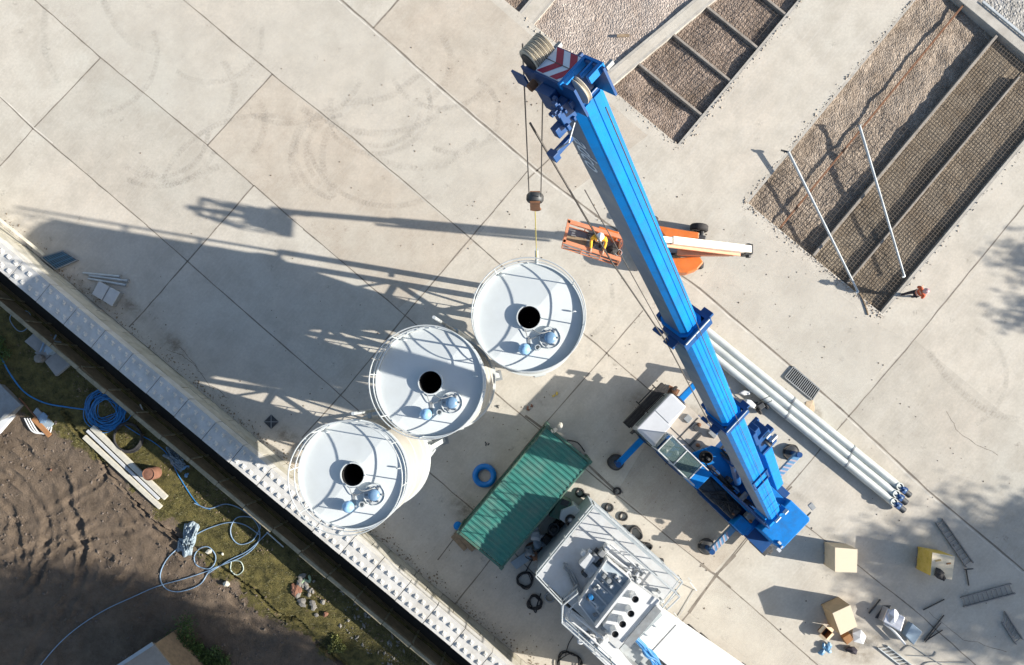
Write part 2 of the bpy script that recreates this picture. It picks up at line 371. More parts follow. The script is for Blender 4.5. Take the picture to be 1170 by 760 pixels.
def thing(name, label, cat, loc=(0, 0, 0), group=None):
    o = bpy.data.objects.new(name, None); COL.objects.link(o); o.location = Vector(loc); o.empty_display_size = .3
    return tag(o, label, cat, group)
def kids(o): return [c for c in COL.objects if c.parent == o]
def copy_tree(o, parent=None):
    c = o.copy(); COL.objects.link(c)
    if parent is not None: c.parent = parent
    for ch in kids(o): copy_tree(ch, c)
    return c
def struct(name, mb, m, **kw):
    o = part(name, mb, m, loc=Vector((0, 0, 0)), **kw); o['kind'] = 'structure'; return o
def smoothpath(pts, k=8, closed=False):
    pts = [Vector(p) for p in pts]; n = len(pts); out = []
    for i in range(n if closed else n - 1):
        p0 = pts[(i - 1) % n] if (closed or i > 0) else pts[0]; p1 = pts[i]; p2 = pts[(i + 1) % n]; p3 = pts[(i + 2) % n] if (closed or i < n - 2) else pts[-1]
        for j in range(k):
            t = j / k
            out.append(.5 * ((2 * p1) + (p2 - p0) * t + (2 * p0 - 5 * p1 + 4 * p2 - p3) * t * t + (3 * p1 - p0 - 3 * p2 + p3) * t ** 3))
    if not closed: out.append(pts[-1])
    return out

# ---------------------------------------------------------------- SETTING: ground, yard, pits
g = MB(); g.add([(-400, -400, -1.75), (400, -400, -1.75), (400, 400, -1.75), (-400, 400, -1.75)], [(0, 1, 2, 3)])
struct('ground', g, DITCH)
BIG = 3200
def left2(b): return -157 + (b - 315) * .18
B0, B1, B2, B3 = 314, 645, 660, 900
g = MB()
def gq(mb, pts, z=0.0):
    mb.add([AB(a, b, z) for a, b in pts], [tuple(range(len(pts)))])
gq(g, [(-BIG, -252), (BIG, -252), (BIG, B0), (-BIG, B0)])
gq(g, [(-BIG, B0), (-430, B0), (-430, B3), (-BIG, B3)])
gq(g, [(-286, B0), (-270, B0), (-266, B3), (-282, B3)])
gq(g, [(left2(B0) - 10, B0), (left2(B0), B0), (left2(B3) + 2, B3), (left2(B3) - 8, B3)])
gq(g, [(-50, B0), (49, B0), (46, B3), (-50, B3)])
gq(g, [(251, B0), (BIG, B0), (BIG, B3), (251, B3)])
gq(g, [(-BIG, B3), (BIG, B3), (BIG, BIG), (-BIG, BIG)])
struct('concrete_yard', g, CON)
# pit walls (vertical faces of the openings)
pw = MB()
def wall_line(pts, z0=-.9, z1=-.004, th=3.0):
    for (a0, b0_), (a1, b1_) in zip(pts[:-1], pts[1:]):
        p0, p1 = AB(a0, b0_), AB(a1, b1_); d = (p1 - p0).normalized(); nrm = Vector((-d.y, d.x, 0)) * th / S0
        pw.prism([p0, p1, p1 + nrm, p0 + nrm], z0, z1)
wall_line([(-430, B0), (-286, B0)], th=-3); wall_line([(-286, B0), (-282, B3)], th=3)
wall_line([(-270, B0), (left2(B0) - 10, B0)], th=-3); wall_line([(left2(B0) - 10, B0), (left2(B3) - 8, B3)], th=3)
wall_line([(-270, B0), (-266, B3)], th=-3)
wall_line([(left2(B0), B0), (-50, B0)], th=-3); wall_line([(-50, B0), (-50, B3)], th=3); wall_line([(left2(B0), B0), (left2(B3) + 2, B3)], th=-3)
wall_line([(49, B0), (251, B0)], th=-3); wall_line([(251, B0), (251, B3)], th=3); wall_line([(49, B0), (46, B3)], th=-3)
struct('pit_walls', pw, KERB)

rs = np.random.RandomState(3); LAT = rs.rand(256, 256)
def vnoise(x, y):
    xi = np.floor(x).astype(int); yi = np.floor(y).astype(int); fx = x - xi; fy = y - yi
    fx = fx * fx * (3 - 2 * fx); fy = fy * fy * (3 - 2 * fy)
    a = LAT[xi % 256, yi % 256]; b = LAT[(xi + 1) % 256, yi % 256]; c = LAT[xi % 256, (yi + 1) % 256]; d = LAT[(xi + 1) % 256, (yi + 1) % 256]
    return (a * (1 - fx) + b * fx) * (1 - fy) + (c * (1 - fx) + d * fx) * fy
def fbm(x, y, o=5):
    r = 0; amp = .5
    for i in range(o): r = r + amp * (vnoise(x * 2 ** i + 17 * i, y * 2 ** i + 31 * i) - .5); amp *= .55
    return r
def bumpy(name, afun0, afun1, b0, b1, z, amp, m, na, nb, sc=.9, slope=0.0):
    bb, tt = np.meshgrid(np.linspace(b0, b1, nb), np.linspace(0, 1, na), indexing='ij')
    a0 = np.array([afun0(x) for x in bb[:, 0]])[:, None]; a1 = np.array([afun1(x) for x in bb[:, 0]])[:, None]
    aa = a0 + (a1 - a0) * tt
    X = (aa * A_[0] + bb * B_[0]) / S0; Y = -(aa * A_[1] + bb * B_[1]) / S0
    Z = z + amp * 2 * fbm(X * sc + 50, Y * sc + 50, 6) + slope * tt
    mb = MB(); mb.v = [Vector(p) for p in np.stack([X, Y, Z], -1).reshape(-1, 3).tolist()]
    mb.f = [(i * na + j, i * na + j + 1, (i + 1) * na + j + 1, (i + 1) * na + j) for i in range(nb - 1) for j in range(na - 1)]
    return struct(name, mb, m, smooth=True)
bumpy('gravel_bed', lambda b: -430, lambda b: -283.5, B0 - 1, 902, -.14, .06, GR2, 60, 120)
bumpy('gravel_bed', lambda b: -271, lambda b: left2(b) - 9, B0 - 1, 902, -.13, .07, GR1, 60, 200)
bumpy('gravel_bed', lambda b: left2(b) - 1, lambda b: -49, B0 - 1, 902, -.26, .10, GR2, 60, 200, 1.1, .02)
bumpy('gravel_bed', lambda b: 46, lambda b: 98, B0 - 1, B1 + 1, -.24, .12, GR5, 40, 220, 1.1, 0)
bumpy('gravel_bed', lambda b: 98, lambda b: 148, B0 - 1, B1 + 1, -.36, .13, GR5, 40, 220, 1.1, 0)
bumpy('silt_bed', lambda b: 148, lambda b: 198, B0 - 1, B1 + 1, -.34, .05, GR3, 30, 160, .9, 0)
bumpy('silt_bed', lambda b: 198, lambda b: 252, B0 - 1, B1 + 1, -.30, .05, GR3, 30, 160, .9, 0)
bumpy('gravel_bed', lambda b: 46, lambda b: 252, B2 - 2, B3, -.08, .10, mat('grey_gravel', (.3, .3, .29), .9) if False else gravel('grey_gravel', (.26, .25, .23), (.38, .37, .35), (.2, .19, .17), 9, .04), 80, 90)
# far ground on the pit side beyond the frame is closed by the concrete sheet

# dividers and beams in the pits
def bar_ab(a0, b0_, a1, b1_, wpx, z0, z1):
    mb = MB(); p0, p1 = AB(a0, b0_), AB(a1, b1_); d = (p1 - p0).normalized(); nrm = Vector((-d.y, d.x, 0)) * wpx / 2 / S0
    mb.prism([p0 + nrm, p1 + nrm, p1 - nrm, p0 - nrm], z0, z1); return mb
for i, b in enumerate((357, 408, 457, 507, 557)):
    o = part('divider_wall', bar_ab(left2(b) + 1 + 2 * (i % 2), b, -51, b + 1, 2.6, -.6, -.03), DIV, bevel=.01)
    tag(o, ['thin concrete divider across the narrow gravel pit, nearest the crane head', 'second thin divider across the narrow gravel pit counting from the crane head', 'third divider across the narrow gravel pit counting from the crane head', 'divider of the narrow gravel pit just inside the top edge of the photo', 'divider of the narrow gravel pit beyond the photo edge'][i], 'divider wall', 'dividers across the narrow gravel pit')
for i, (a, b0_, b1_, wp, z0, z1, mt, lb) in enumerate([
        (98, B0 + 2, B1, 2.2, -.05, -.0, RUST, 'thin rusty brown divider plate between the two gravel strips of the big pit'),
        (148, B0 + 2, B1, 3.0, -.7, -.02, DIV, 'pale topped divider wall between gravel and mesh covered silt in the big pit'),
        (198, B0 + 2, 624, 2.2, -.7, -.02, DIV, 'divider wall between the two mesh covered silt strips, ending short of the far kerb')]):
    tag(part('divider_wall', bar_ab(a, b0_, a + (-2 if i == 0 else 0), b1_, wp, z0, z1), mt, bevel=.01), lb, 'divider wall')
tag(part('cross_beam', bar_ab(46, 652, 255, 652, 13, -.7, .06), KERB, bevel=.02), 'pale concrete beam closing the far end of the big pit, grey gravel behind it', 'beam')
tag(part('kerb_rail', bar_ab(110, 660, 255, 660, 2.5, .06, .16), GALV), 'thin light metal rail lying along the concrete beam at the top right', 'rail')

# steel mesh over the beds
def mesh_panel(a0f, a1, b0_, b1_, z, pitch, label, th=.010):
    mb = MB(); a0 = a0f(b0_)
    b = b0_ + 2
    while b < b1_:
        j = random.uniform(-.5, .5)
        mb.beam(AB(a0f(b) + 1, b + j, z), AB(a1 - 1, b + j, z + .01), th, th); b += pitch
    a = a0f(b0_) + 2
    while a < a1:
        mb.beam(AB(a, b0_, z + .015), AB(a + (a0f(b1_) - a0) * .0, b1_, z + .015), th, th); a += pitch
    return tag(part('steel_mesh', mb, REBAR), label, 'steel mesh', 'steel mesh panels in the pits')
for i, (bs, be) in enumerate(((316, 355), (359, 406), (410, 455), (459, 505))):
    mesh_panel(lambda b: left2(b) + 6, -52, bs, be, -.17 if i else -.28, 5.2, ['steel mesh in the end bay of the narrow pit, nearest the crane head', 'steel mesh in the second bay of the narrow pit', 'steel mesh in the third bay of the narrow pit', 'steel mesh in the narrow pit bay cut by the top edge of the photo'][i])
mesh_panel(lambda b: 52, 96, 322, 400, -.10, 5.0, 'steel mesh over the left gravel strip at the near end of the big pit')
mesh_panel(lambda b: 101, 146, 316, 500, -.22, 5.0, 'steel mesh over the second gravel strip of the big pit')
mesh_panel(lambda b: 150, 196, 316, 640, -.12, 3.9, 'long steel mesh over the third, silt filled strip of the big pit', .014)
mesh_panel(lambda b: 200, 249, 316, 640, -.12, 3.9, 'long steel mesh over the right hand strip of the big pit by the yard', .014)
# joints
def joint(mb, pts, wpx=1.3, z=.003):
    for p, q in zip(pts[:-1], pts[1:]):
        n = max(1, int((Vector(q) - Vector(p)).length / 14)); prev = None
        for i in range(n + 1):
            t = i / n; u = lerp(p[0], q[0], t) + random.uniform(-.35, .35); v = lerp(p[1], q[1], t) + random.uniform(-.35, .35)
            d = (Vector(q) - Vector(p)).normalized(); nr = Vector((-d.y, d.x)) * wpx * random.uniform(.35, .65)
            cur = (P(u + nr.x, v + nr.y, z), P(u - nr.x, v - nr.y, z))
            if prev: mb.add([prev[0], cur[0], cur[1], prev[1]], [(0, 1, 2, 3)])
            prev = cur
jd = MB()
J = [[(-400, -260), (0, 111), (38, 147), (168, 258), (310, 383), (420, 478), (560, 600), (640, 690), (760, 800)],
     [(-60, -90), (40, 0), (115, 66), (237, 166), (290, 212), (347, 262), (465, 362), (560, 444), (700, 562), (815, 655), (870, 703), (925, 752), (1100, 905)],
     [(100, -92), (210, 0), (311, 85), (400, 155), (500, 240), (576, 306), (668, 382), (720, 427), (800, 495), (920, 600), (985, 650), (1045, 697), (1120, 765)],
     [(311, 85), (237, 166)], [(115, 66), (38, 147), (0, 190), (-40, 235)], [(290, 212), (248, 260), (165, 355), (147, 374)],
     [(603, 195), (565, 240), (470, 352), (395, 445), (345, 500)], [(735, 355), (690, 407), (620, 487), (560, 560), (500, 640)], [(1045, 388), (968, 478), (888, 572), (820, 655), (787, 700), (740, 760)],
     [(560, 640), (520, 690), (505, 705)], [(640, 170), (603, 205)], [(1300, 80), (1170, 235), (1045, 388)]]
for l in J: joint(jd, l)
J4 = [(330, -52), (427, 32), (500, 97), (620, 200), (690, 253), (800, 330), (870, 390), (960, 466), (1060, 560), (1170, 652), (1300, 760)]
joint(jd, J4, 2.0)
joint(jd, [(470, -20), (455, 0), (427, 32)], 1.8)
joint(jd, [(905, 556), (888, 572), (840, 634)], 1.6); joint(jd, [(840, 634), (820, 655), (787, 700)], 3.0, .0034); joint(jd, [(600, 475), (660, 520), (705, 562)], 2.6, .0034); joint(jd, [(800, 645), (815, 655), (835, 672)], 2.2, .0036)
def crack(pts):
    q = []
    for a_, b_ in zip(pts[:-1], pts[1:]):
        for k in range(6): q.append((lerp(a_[0], b_[0], k / 6) + random.uniform(-1.6, 1.6), lerp(a_[1], b_[1], k / 6) + random.uniform(-1.6, 1.6)))
    q.append(pts[-1]); joint(jd, q, .55)
for c_ in ([(205, 395), (240, 440), (262, 455)], [(190, 400), (215, 410), (232, 428)], [(960, 280), (990, 300), (1000, 330)][:0] or [(1080, 470), (1100, 500), (1140, 520)], [(640, 640), (660, 690)], [(1060, 700), (1100, 730), (1150, 745)]): crack(c_)
struct('slab_joint', jd, JOINT)
jl = MB(); joint(jl, [(u - 1.8, v + 2.2) for u, v in J4], 1.6, .0035); joint(jl, [(0, 109), (38, 145), (60, 164)], 1.6, .0035); joint(jl, [(858, 237), (1010, 361)], 1.3)
struct('joint_mortar', jl, JOINTL)

# slabs cast on different days: slightly different tones
def tone_mat(name, col, amt):
    m, n, L, b = node_mat(name); tc = N(n, 'ShaderNodeTexCoord')
    L.new(rng(n, L, noise(n, L, tc.outputs['Object'], .9, 8, .7), .35, .65, amt * .5, amt), b.inputs['Alpha']); b.inputs['Base Color'].default_value = (*col, 1); b.inputs['Roughness'].default_value = .9; return m
TD, TL, TW = tone_mat('darker_slab', (.36, .34, .30), .12), tone_mat('paler_slab', (.66, .63, .57), .25), tone_mat('warmer_slab', (.56, .44, .33), .20)
for poly, m_ in (([(38, 147), (115, 66), (290, 212), (214, 298)], TD), ([(115, 66), (40, 0), (210, 0), (311, 85), (237, 166)], TL), ([(237, 166), (311, 85), (541, 277), (455, 353)], TW), ([(311, 85), (210, 0), (388, 0), (427, 32), (606, 188), (541, 277)], TL),
                 ([(968, 478), (1045, 388), (1180, 500), (1180, 660)], TD), ([(427, 32), (455, 0), (560, 0), (740, 155), (650, 222)], TW), ([(705, 562), (815, 655), (905, 556), (800, 495), (760, 470)], TW), ([(815, 655), (787, 700), (900, 790), (1000, 790), (925, 752)], TL), ([(800, 330), (850, 246), (1003, 371), (1042, 390), (960, 466)], TL)):
    mb = MB(); mb.add([P(u, v, .0018) for u, v in poly], [tuple(range(len(poly)))]); struct('slab_tone', mb, m_)
def grit(name, n, f, m_, r0, r1, seed):
    rr = random.Random(seed); mb = MB()
    for _ in range(n):
        a, b = f(rr); p = AB(a, b, 0); r_ = r0 + (r1 - r0) * rr.random() ** 4; k = len(mb.v); t = rr.random() * 6.28
        vs = [(math.cos(t + i * 1.57) * r_ * rr.uniform(.6, 1.2), math.sin(t + i * 1.57) * r_ * rr.uniform(.6, 1.2), 0) for i in range(4)] + [(0, 0, r_ * .8)]
        mb.v += [p + Vector(v) + Vector((0, 0, .004)) for v in vs]; mb.f += [(k + i, k + (i + 1) % 4, k + 4) for i in range(4)]
    o = part(name, mb, m_, loc=Vector((0, 0, 0))); o['kind'] = 'stuff'
def near_edge(rr):
    q = rr.random(); g_ = abs(rr.gauss(0, 3.2)) * (.3 + 1.4 * rr.random())
    if q < .35: return rr.uniform(46, 255), B0 - g_
    if q < .6: return 49 - g_ * .7, rr.uniform(B0, B1)
    if q < .8: return rr.uniform(-290, -48), B0 - g_
    if q < .92: return -50 + g_, rr.uniform(B0, 560)
    return 252 + g_, rr.uniform(B0, B1)
grit('spilled_gravel', 1300, near_edge, mat('spilt_stone', (.40, .35, .29), .9, 0, .3, 5), .015, .07, 12)
grit('yard_grit', 1500, lambda rr: (rr.gauss(60, 230), rr.uniform(-250, 300)), mat('yard_dirt_bits', (.16, .13, .10), .9, 0, .3, 5), .012, .05, 13)
grit('wall_foot_dirt', 1800, lambda rr: (rr.uniform(-600, 300), -251 + abs(rr.gauss(0, 6))), mat('wall_dirt', (.22, .18, .13), .9, 0, .3, 5), .012, .06, 14)

# tyre marks
def tread(pts, wpx=9):
    pts = smoothpath([(u, v, 0) for u, v in pts], 10); mb = MB(); uv = []; s = 0
    for i, p in enumerate(pts):
        a = pts[max(0, i - 1)]; b = pts[min(len(pts) - 1, i + 1)]; d = (b - a).normalized(); nr = Vector((-d.y, d.x, 0)) * wpx / 2
        if i: s += (p - pts[i - 1]).length / S0
        for k, e in enumerate((1, 0, -1)):
            mb.v.append(P(p.x + nr.x * e, p.y + nr.y * e, .0065)); uv.append((s, e))
        if i:
            o_ = (i - 1) * 3; mb.f += [(o_, o_ + 3, o_ + 4, o_ + 1), (o_ + 1, o_ + 4, o_ + 5, o_ + 2)]
    mb.uv = uv; return struct('tyre_mark', mb, TREAD)
for t_ in [[(355, 128), (340, 150), (333, 180), (337, 205), (348, 222)], [(380, 140), (370, 165), (370, 195), (382, 226)], [(345, 125), (400, 148), (440, 152), (480, 143), (512, 122)],
           [(420, 178), (460, 190), (500, 190), (530, 172), (545, 160)], [(118, 0), (133, 30), (155, 52), (182, 60)], [(52, 5), (50, 40), (54, 70), (68, 95)], [(385, 118), (440, 112), (475, 88), (485, 78)],
           [(290, 110), (303, 130), (298, 160), (290, 175)], [(160, 190), (190, 207), (215, 205), (250, 190)], [(255, 70), (268, 100), (262, 130)], [(505, 40), (515, 65), (508, 95), (490, 115)],
           [(860, 520), (900, 560), (930, 575)], [(1060, 400), (1090, 440), (1130, 470), (1165, 480)], [(560, 455), (590, 465), (620, 460)]]:
    tread(t_, 9)
for cx_, cy_, r_, a0, a1 in ((430, 120, 62, -20, 150), (430, 120, 52, 10, 190), (400, 175, 62, 110, 250), (400, 175, 50, 130, 260), (445, 150, 95, 60, 170), (330, 60, 90, 20, 120), (180, 150, 70, 20, 120), (180, 150, 58, 0, 130), (505, 70, 60, 30, 160), (520, 130, 50, -60, 120), (240, 40, 60, -10, 130), (100, 60, 80, -20, 80), (1080, 430, 70, -60, 60), (640, 340, 60, -30, 60), (300, 240, 120, 200, 300)):
    tread([(cx_ + r_ * math.cos(R(a0 + (a1 - a0) * k / 8)), cy_ + r_ * .9 * math.sin(R(a0 + (a1 - a0) * k / 8))) for k in range(9)], 7)
def stain(u, v, ru, rv, rot=0):
    mb = MB(); n = 24; mb.v = [P(u, v, .0085)]; uv = [(0, 0)]; fs = []
    for i in range(n):
        t = 2 * math.pi * i / n; x = ru * math.cos(t); y = rv * math.sin(t); c, s = math.cos(rot), math.sin(rot)
        mb.v.append(P(u + x * c - y * s, v + x * s + y * c, .0085)); uv.append((math.cos(t), math.sin(t)))
        fs.append((0, (i + 1) % n + 1, i + 1))
    mb.f = fs; mb.uv = uv; struct('ground_stain', mb, STAIN)
for s_ in [(975, 745, 34, 16, .3), (200, 395, 30, 14, .8), (745, 470, 40, 22, .6), (640, 640, 40, 30, 0), (930, 470, 14, 10, .8), (540, 590, 45, 20, .8), (150, 350, 26, 10, .8), (90, 330, 40, 12, .7), (330, 500, 30, 12, .7), (800, 480, 30, 14, .5), (990, 730, 22, 12, 0), (700, 630, 40, 14, .7)]: stain(*s_)

# ---------------------------------------------------------------- dirt area, ditch, walls
na, nb = 420, 185
aa, bb = np.meshgrid(np.linspace(-640, 280, na), np.linspace(-306, -700, nb), indexing='ij')
U = NU + aa * A_[0] + bb * B_[0]; V = NV + aa * A_[1] + bb * B_[1]
G0 = -0.9
X = (U - NU) * (H - G0) / F; Y = -(V - NV) * (H - G0) / F
edge = -392 + 26 * fbm(aa / 40 + 9, bb * 0 + 3, 4) * 2
grass = 1 / (1 + np.exp(-(bb - edge) / 5)); 
Z = G0 + .10 * fbm(X * .5, Y * .5, 5) * 2 + (.035 + .03 * (1 - grass)) * 2 * fbm(X * 3, Y * 3, 5) + .03 * (1 - grass) * fbm(X * 9, Y * 9, 3)
def rut(pts, wpx, depth, lug=True):
    global Z
    pts = [(p.x, p.y) for p in smoothpath([(u, v, 0) for u, v in pts], 6)]
    UW = U + 9 * fbm(X * .7 + 3, Y * .7, 4) * 2 + 1.5 * fbm(X * 4, Y * 4 + 9, 3); VW = V + 9 * fbm(X * .7 + 40, Y * .7 + 7, 4) * 2
    best = np.full(U.shape, 1e9); along = np.zeros(U.shape); s = 0
    for (x0, y0), (x1, y1) in zip(pts[:-1], pts[1:]):
        dx, dy = x1 - x0, y1 - y0; l2 = dx * dx + dy * dy; l = math.sqrt(l2)
        t = np.clip(((UW - x0) * dx + (VW - y0) * dy) / l2, 0, 1); d = np.hypot(UW - x0 - t * dx, VW - y0 - t * dy)
        m_ = d < best; along = np.where(m_, s + t * l, along); best = np.where(m_, d, best); s += l
    q = best / wpx
    prof = -np.exp(-(q / .8) ** 4) + .7 * np.exp(-((q - 1.25) / .3) ** 2)
    if lug: prof = prof + .22 * np.exp(-(q / .9) ** 4) * np.sin(along / 1.0 + q * 2.5) * (vnoise(X * 2, Y * 2) + .3)
    Z = Z + 1.35 * depth * prof * (.15 + 1.3 * vnoise(X * .9, Y * .9))
for r_ in [([(-20, 505), (30, 515), (68, 550), (90, 600), (92, 660), (70, 710)], 6, .05), ([(-20, 535), (20, 545), (45, 575), (55, 610), (40, 660)], 6, .05),
           ([(70, 470), (110, 520), (150, 570), (205, 615), (280, 668), (366, 738), (430, 800)], 2.5, .10, False), ([(-20, 600), (30, 592), (80, 575), (120, 540)], 5, .04),
           ([(-10, 650), (40, 625), (90, 600), (140, 590), (190, 615)], 6, .045), ([(20, 680), (60, 640), (110, 615), (170, 600)], 5, .04),
           ([(120, 640), (90, 670), (60, 710), (30, 760)], 7, .05), ([(150, 650), (110, 690), (95, 740)], 6, .04), 
           ([(130, 560), (170, 600), (230, 650), (300, 720)], 5, .04), ([(0, 570), (20, 600), (22, 640)], 5, .045), ([(-10, 720), (60, 700), (140, 700), (230, 740)], 6, .04)]: rut(*r_)
mb = MB(); mb.v = [Vector(p) for p in np.stack([X, Y, Z], -1).reshape(-1, 3).tolist()]
mb.f = [(i * nb + j, i * nb + j + 1, (i + 1) * nb + j + 1, (i + 1) * nb + j) for i in range(na - 1) for j in range(nb - 1)]
dirt_o = struct('muddy_ground', mb, DIRT, smooth=True)
at = dirt_o.data.attributes.new('grass', 'FLOAT', 'POINT'); at.data.foreach_set('value', grass.reshape(-1).astype(np.float32))
outer = MB()
gq(outer, [(-BIG, -715), (BIG, -715), (BIG, -BIG), (-BIG, -BIG)], G0); gq(outer, [(-BIG, -320), (-655, -320), (-655, -715), (-BIG, -715)], G0); gq(outer, [(286, -320), (BIG, -320), (BIG, -715), (286, -715)], G0)
struct('earth_field', outer, DIRT)
def zdirt(u, v):
    a = (u - NU) * A_[0] + (v - NV) * A_[1]; b = (u - NU) * B_[0] + (v - NV) * B_[1]
    i = int(round((a + 640) / 920 * (na - 1))); j = int(round((-306 - b) / 394 * (nb - 1)))
    return float(Z[min(max(i, 0), na - 1), min(max(j, 0), nb - 1)])
def D(u, v, dz=0.0): 
    z = zdirt(u, v) + dz; p = P(u, v, z); return p
# grass blades
mb = MB(); rnd = random.Random(5)
for _ in range(26000):
    a = rnd.uniform(-620, 200); b = rnd.uniform(-400, -316)
    i = int((a + 640) / 920 * (na - 1)); j = int((-306 - b) / 394 * (nb - 1))
    if grass[i, j] < .55 or vnoise(np.array(X[i, j] * 1.2), np.array(Y[i, j] * 1.2)) < .38: continue
    p = Vector((X[i, j] + rnd.uniform(-.05, .05), Y[i, j] + rnd.uniform(-.05, .05), float(Z[i, j]) - .01)); t = rnd.random() * 6.28; l = rnd.uniform(.04, .11); wd = .012
    dx, dy = math.cos(t), math.sin(t); h_ = rnd.uniform(.03, .10)
    k = len(mb.v); mb.v += [p + Vector((-dy * wd, dx * wd, 0)), p + Vector((dy * wd, -dx * wd, 0)), p + Vector((dx * l, dy * l, h_))]; mb.f.append((k, k + 1, k + 2))
o = part('grass', mb, BLADE, loc=Vector((0, 0, 0))); o['kind'] = 'stuff'; o['label'] = 'rough olive grass along the ditch'; 
def litter(name, n, a0, a1, b0_, b1_, m_, r0, r1, seed):
    rr = random.Random(seed); mb = MB()
    for _ in range(n):
        a = rr.uniform(a0, a1); b = rr.uniform(b0_, b1_); i = int((a + 640) / 920 * (na - 1)); j = int((-306 - b) / 394 * (nb - 1))
        if vnoise(np.array(X[i, j] * .9 + seed), np.array(Y[i, j] * .9)) < .45: continue
        p = Vector((X[i, j] + rr.uniform(-.05, .05), Y[i, j] + rr.uniform(-.05, .05), float(Z[i, j]) + r0 * .3)); r_ = r0 + (r1 - r0) * rr.random() ** 3
        q = Matrix.Rotation(rr.random() * 6.3, 3, 'Z') @ Matrix.Rotation(rr.uniform(-.5, .5), 3, 'X'); k = len(mb.v); sx, sy = rr.uniform(.6, 1.6), rr.uniform(.4, 1)
        mb.v += [p + q @ Vector(v) for v in ((r_ * sx, 0, 0), (0, r_ * sy, 0), (-r_ * sx, 0, 0), (0, -r_ * sy, 0), (0, 0, r_ * .7), (0, 0, -r_ * .4))]
        mb.f += [(k, k + 1, k + 4), (k + 1, k + 2, k + 4), (k + 2, k + 3, k + 4), (k + 3, k, k + 4), (k + 1, k, k + 5), (k + 2, k + 1, k + 5), (k + 3, k + 2, k + 5), (k, k + 3, k + 5)]
    o = part(name, mb, m_, loc=Vector((0, 0, 0))); o['kind'] = 'stuff'
litter('pebbles', 11000, -600, 200, -690, -385, mat('mud_clods', (.13, .105, .085), .95, 0, .3, 5), .015, .09, 3)
litter('dead_leaves', 2600, -600, 200, -350, -314, mat('dead_leaf_litter', (.17, .13, .085), .9, 0, .4, 7), .02, .07, 4)
litter('rubble_bits', 420, -60, 160, -360, -316, STONE, .03, .14, 5)
# ditch floor
mb = MB(); gq(mb, [(-BIG, -270), (BIG, -270), (BIG, -322), (-BIG, -322)], -1.6); struct('ditch_floor', mb, DITCH)
# old panel wall with coping on the field side of the ditch
root = thing('ditch_wall', 'low brown stained concrete panel wall with mossy coping along the grass side of the dark ditch', 'wall', AB(-100, -320, -1.6))
mb = MB(); cp = MB(); a = -700; rnd = random.Random(9); ps = MB()
while a < 700:
    l = 41; j = rnd.uniform(-.5, .5)
    p = [AB(a + .5, -317.5 + j, 0), AB(a + l - .5, -317.5 + rnd.uniform(-.5, .5), 0), AB(a + l - .5, -321, 0), AB(a + .5, -321, 0)]
    mb.prism(p, -1.7, .10 + rnd.uniform(-.03, .03))
    c0 = -321 + rnd.uniform(-.6, .6); q = [AB(a + .3, c0 + 3.2, 0), AB(a + l - .3, c0 + 3.4, 0), AB(a + l - .3, c0 - 1.2 - rnd.random(), 0), AB(a + .3, c0 - 1.2, 0)]
    cp.prism(q, .125, .20 + rnd.uniform(-.03, .03))
    ps.prism([AB(a - 1, -316.3, 0), AB(a + 1.2, -316.3, 0), AB(a + 1.2, -317.2, 0), AB(a - 1, -317.2, 0)], -1.7, .05)
    a += l
part('panel', mb, PANELW, root); part('coping', cp, CAPC, root, bevel=.015); part('post', ps, CAPC, root)
# interlocking block wall on the yard edge: three courses of 1.6 m blocks with studs on the top course
ZW = 1.86; CH = ZW / 3
root_w = None
BL = 1.6 * S0; b_in, b_out = -252.5, -277.0
wallroot = thing('block_wall', 'long wall of interlocking pale concrete blocks with rows of studs on top, along the yard edge', 'wall', AB(-50, -265, 0))
rnd = random.Random(4); courses = []
for c in range(3):
    mb = MB(); a = -900 + (c % 2) * BL / 2
    while a < 900:
        j = rnd.uniform(-.35, .35); g0, g1 = a + .38, a + BL - .38
        mb.prism([AB(g0, b_in + j, 0), AB(g1, b_in + j, 0), AB(g1, b_out + j, 0), AB(g0, b_out + j, 0)], c * CH - (1.7 if c == 0 else 0) + .004, (c + 1) * CH - .008)
        a += BL
    courses.append(mb)
mb = courses[2]; a = -900 + 0
while a < 900:
    for k in range(4):
        for rr in (0, 1):
            ca = a + BL * (k + .5) / 4; cb = b_in - 6.5 - rr * 11.5; s_ = .10; t_ = .05; z0 = ZW - .012; z1 = ZW + .07
            o_ = AB(ca, cb, 0); ex = Vector((A_[0], -A_[1], 0)); ey = Vector((B_[0], -B_[1], 0))
            vs = [o_ + ex * x * s_ + ey * y * s_ + Vector((0, 0, z0)) for x, y in ((-1, -1), (1, -1), (1, 1), (-1, 1))] + [o_ + ex * x * t_ + ey * y * t_ + Vector((0, 0, z1)) for x, y in ((-1, -1), (1, -1), (1, 1), (-1, 1))]
            mb.add(vs, [(0, 3, 2, 1), (4, 5, 6, 7), (0, 1, 5, 4), (1, 2, 6, 5), (2, 3, 7, 6), (3, 0, 4, 7)])
    a += BL
for c in range(3): part('block_course', courses[c], WALLC if c == 2 else WALLD, wallroot)

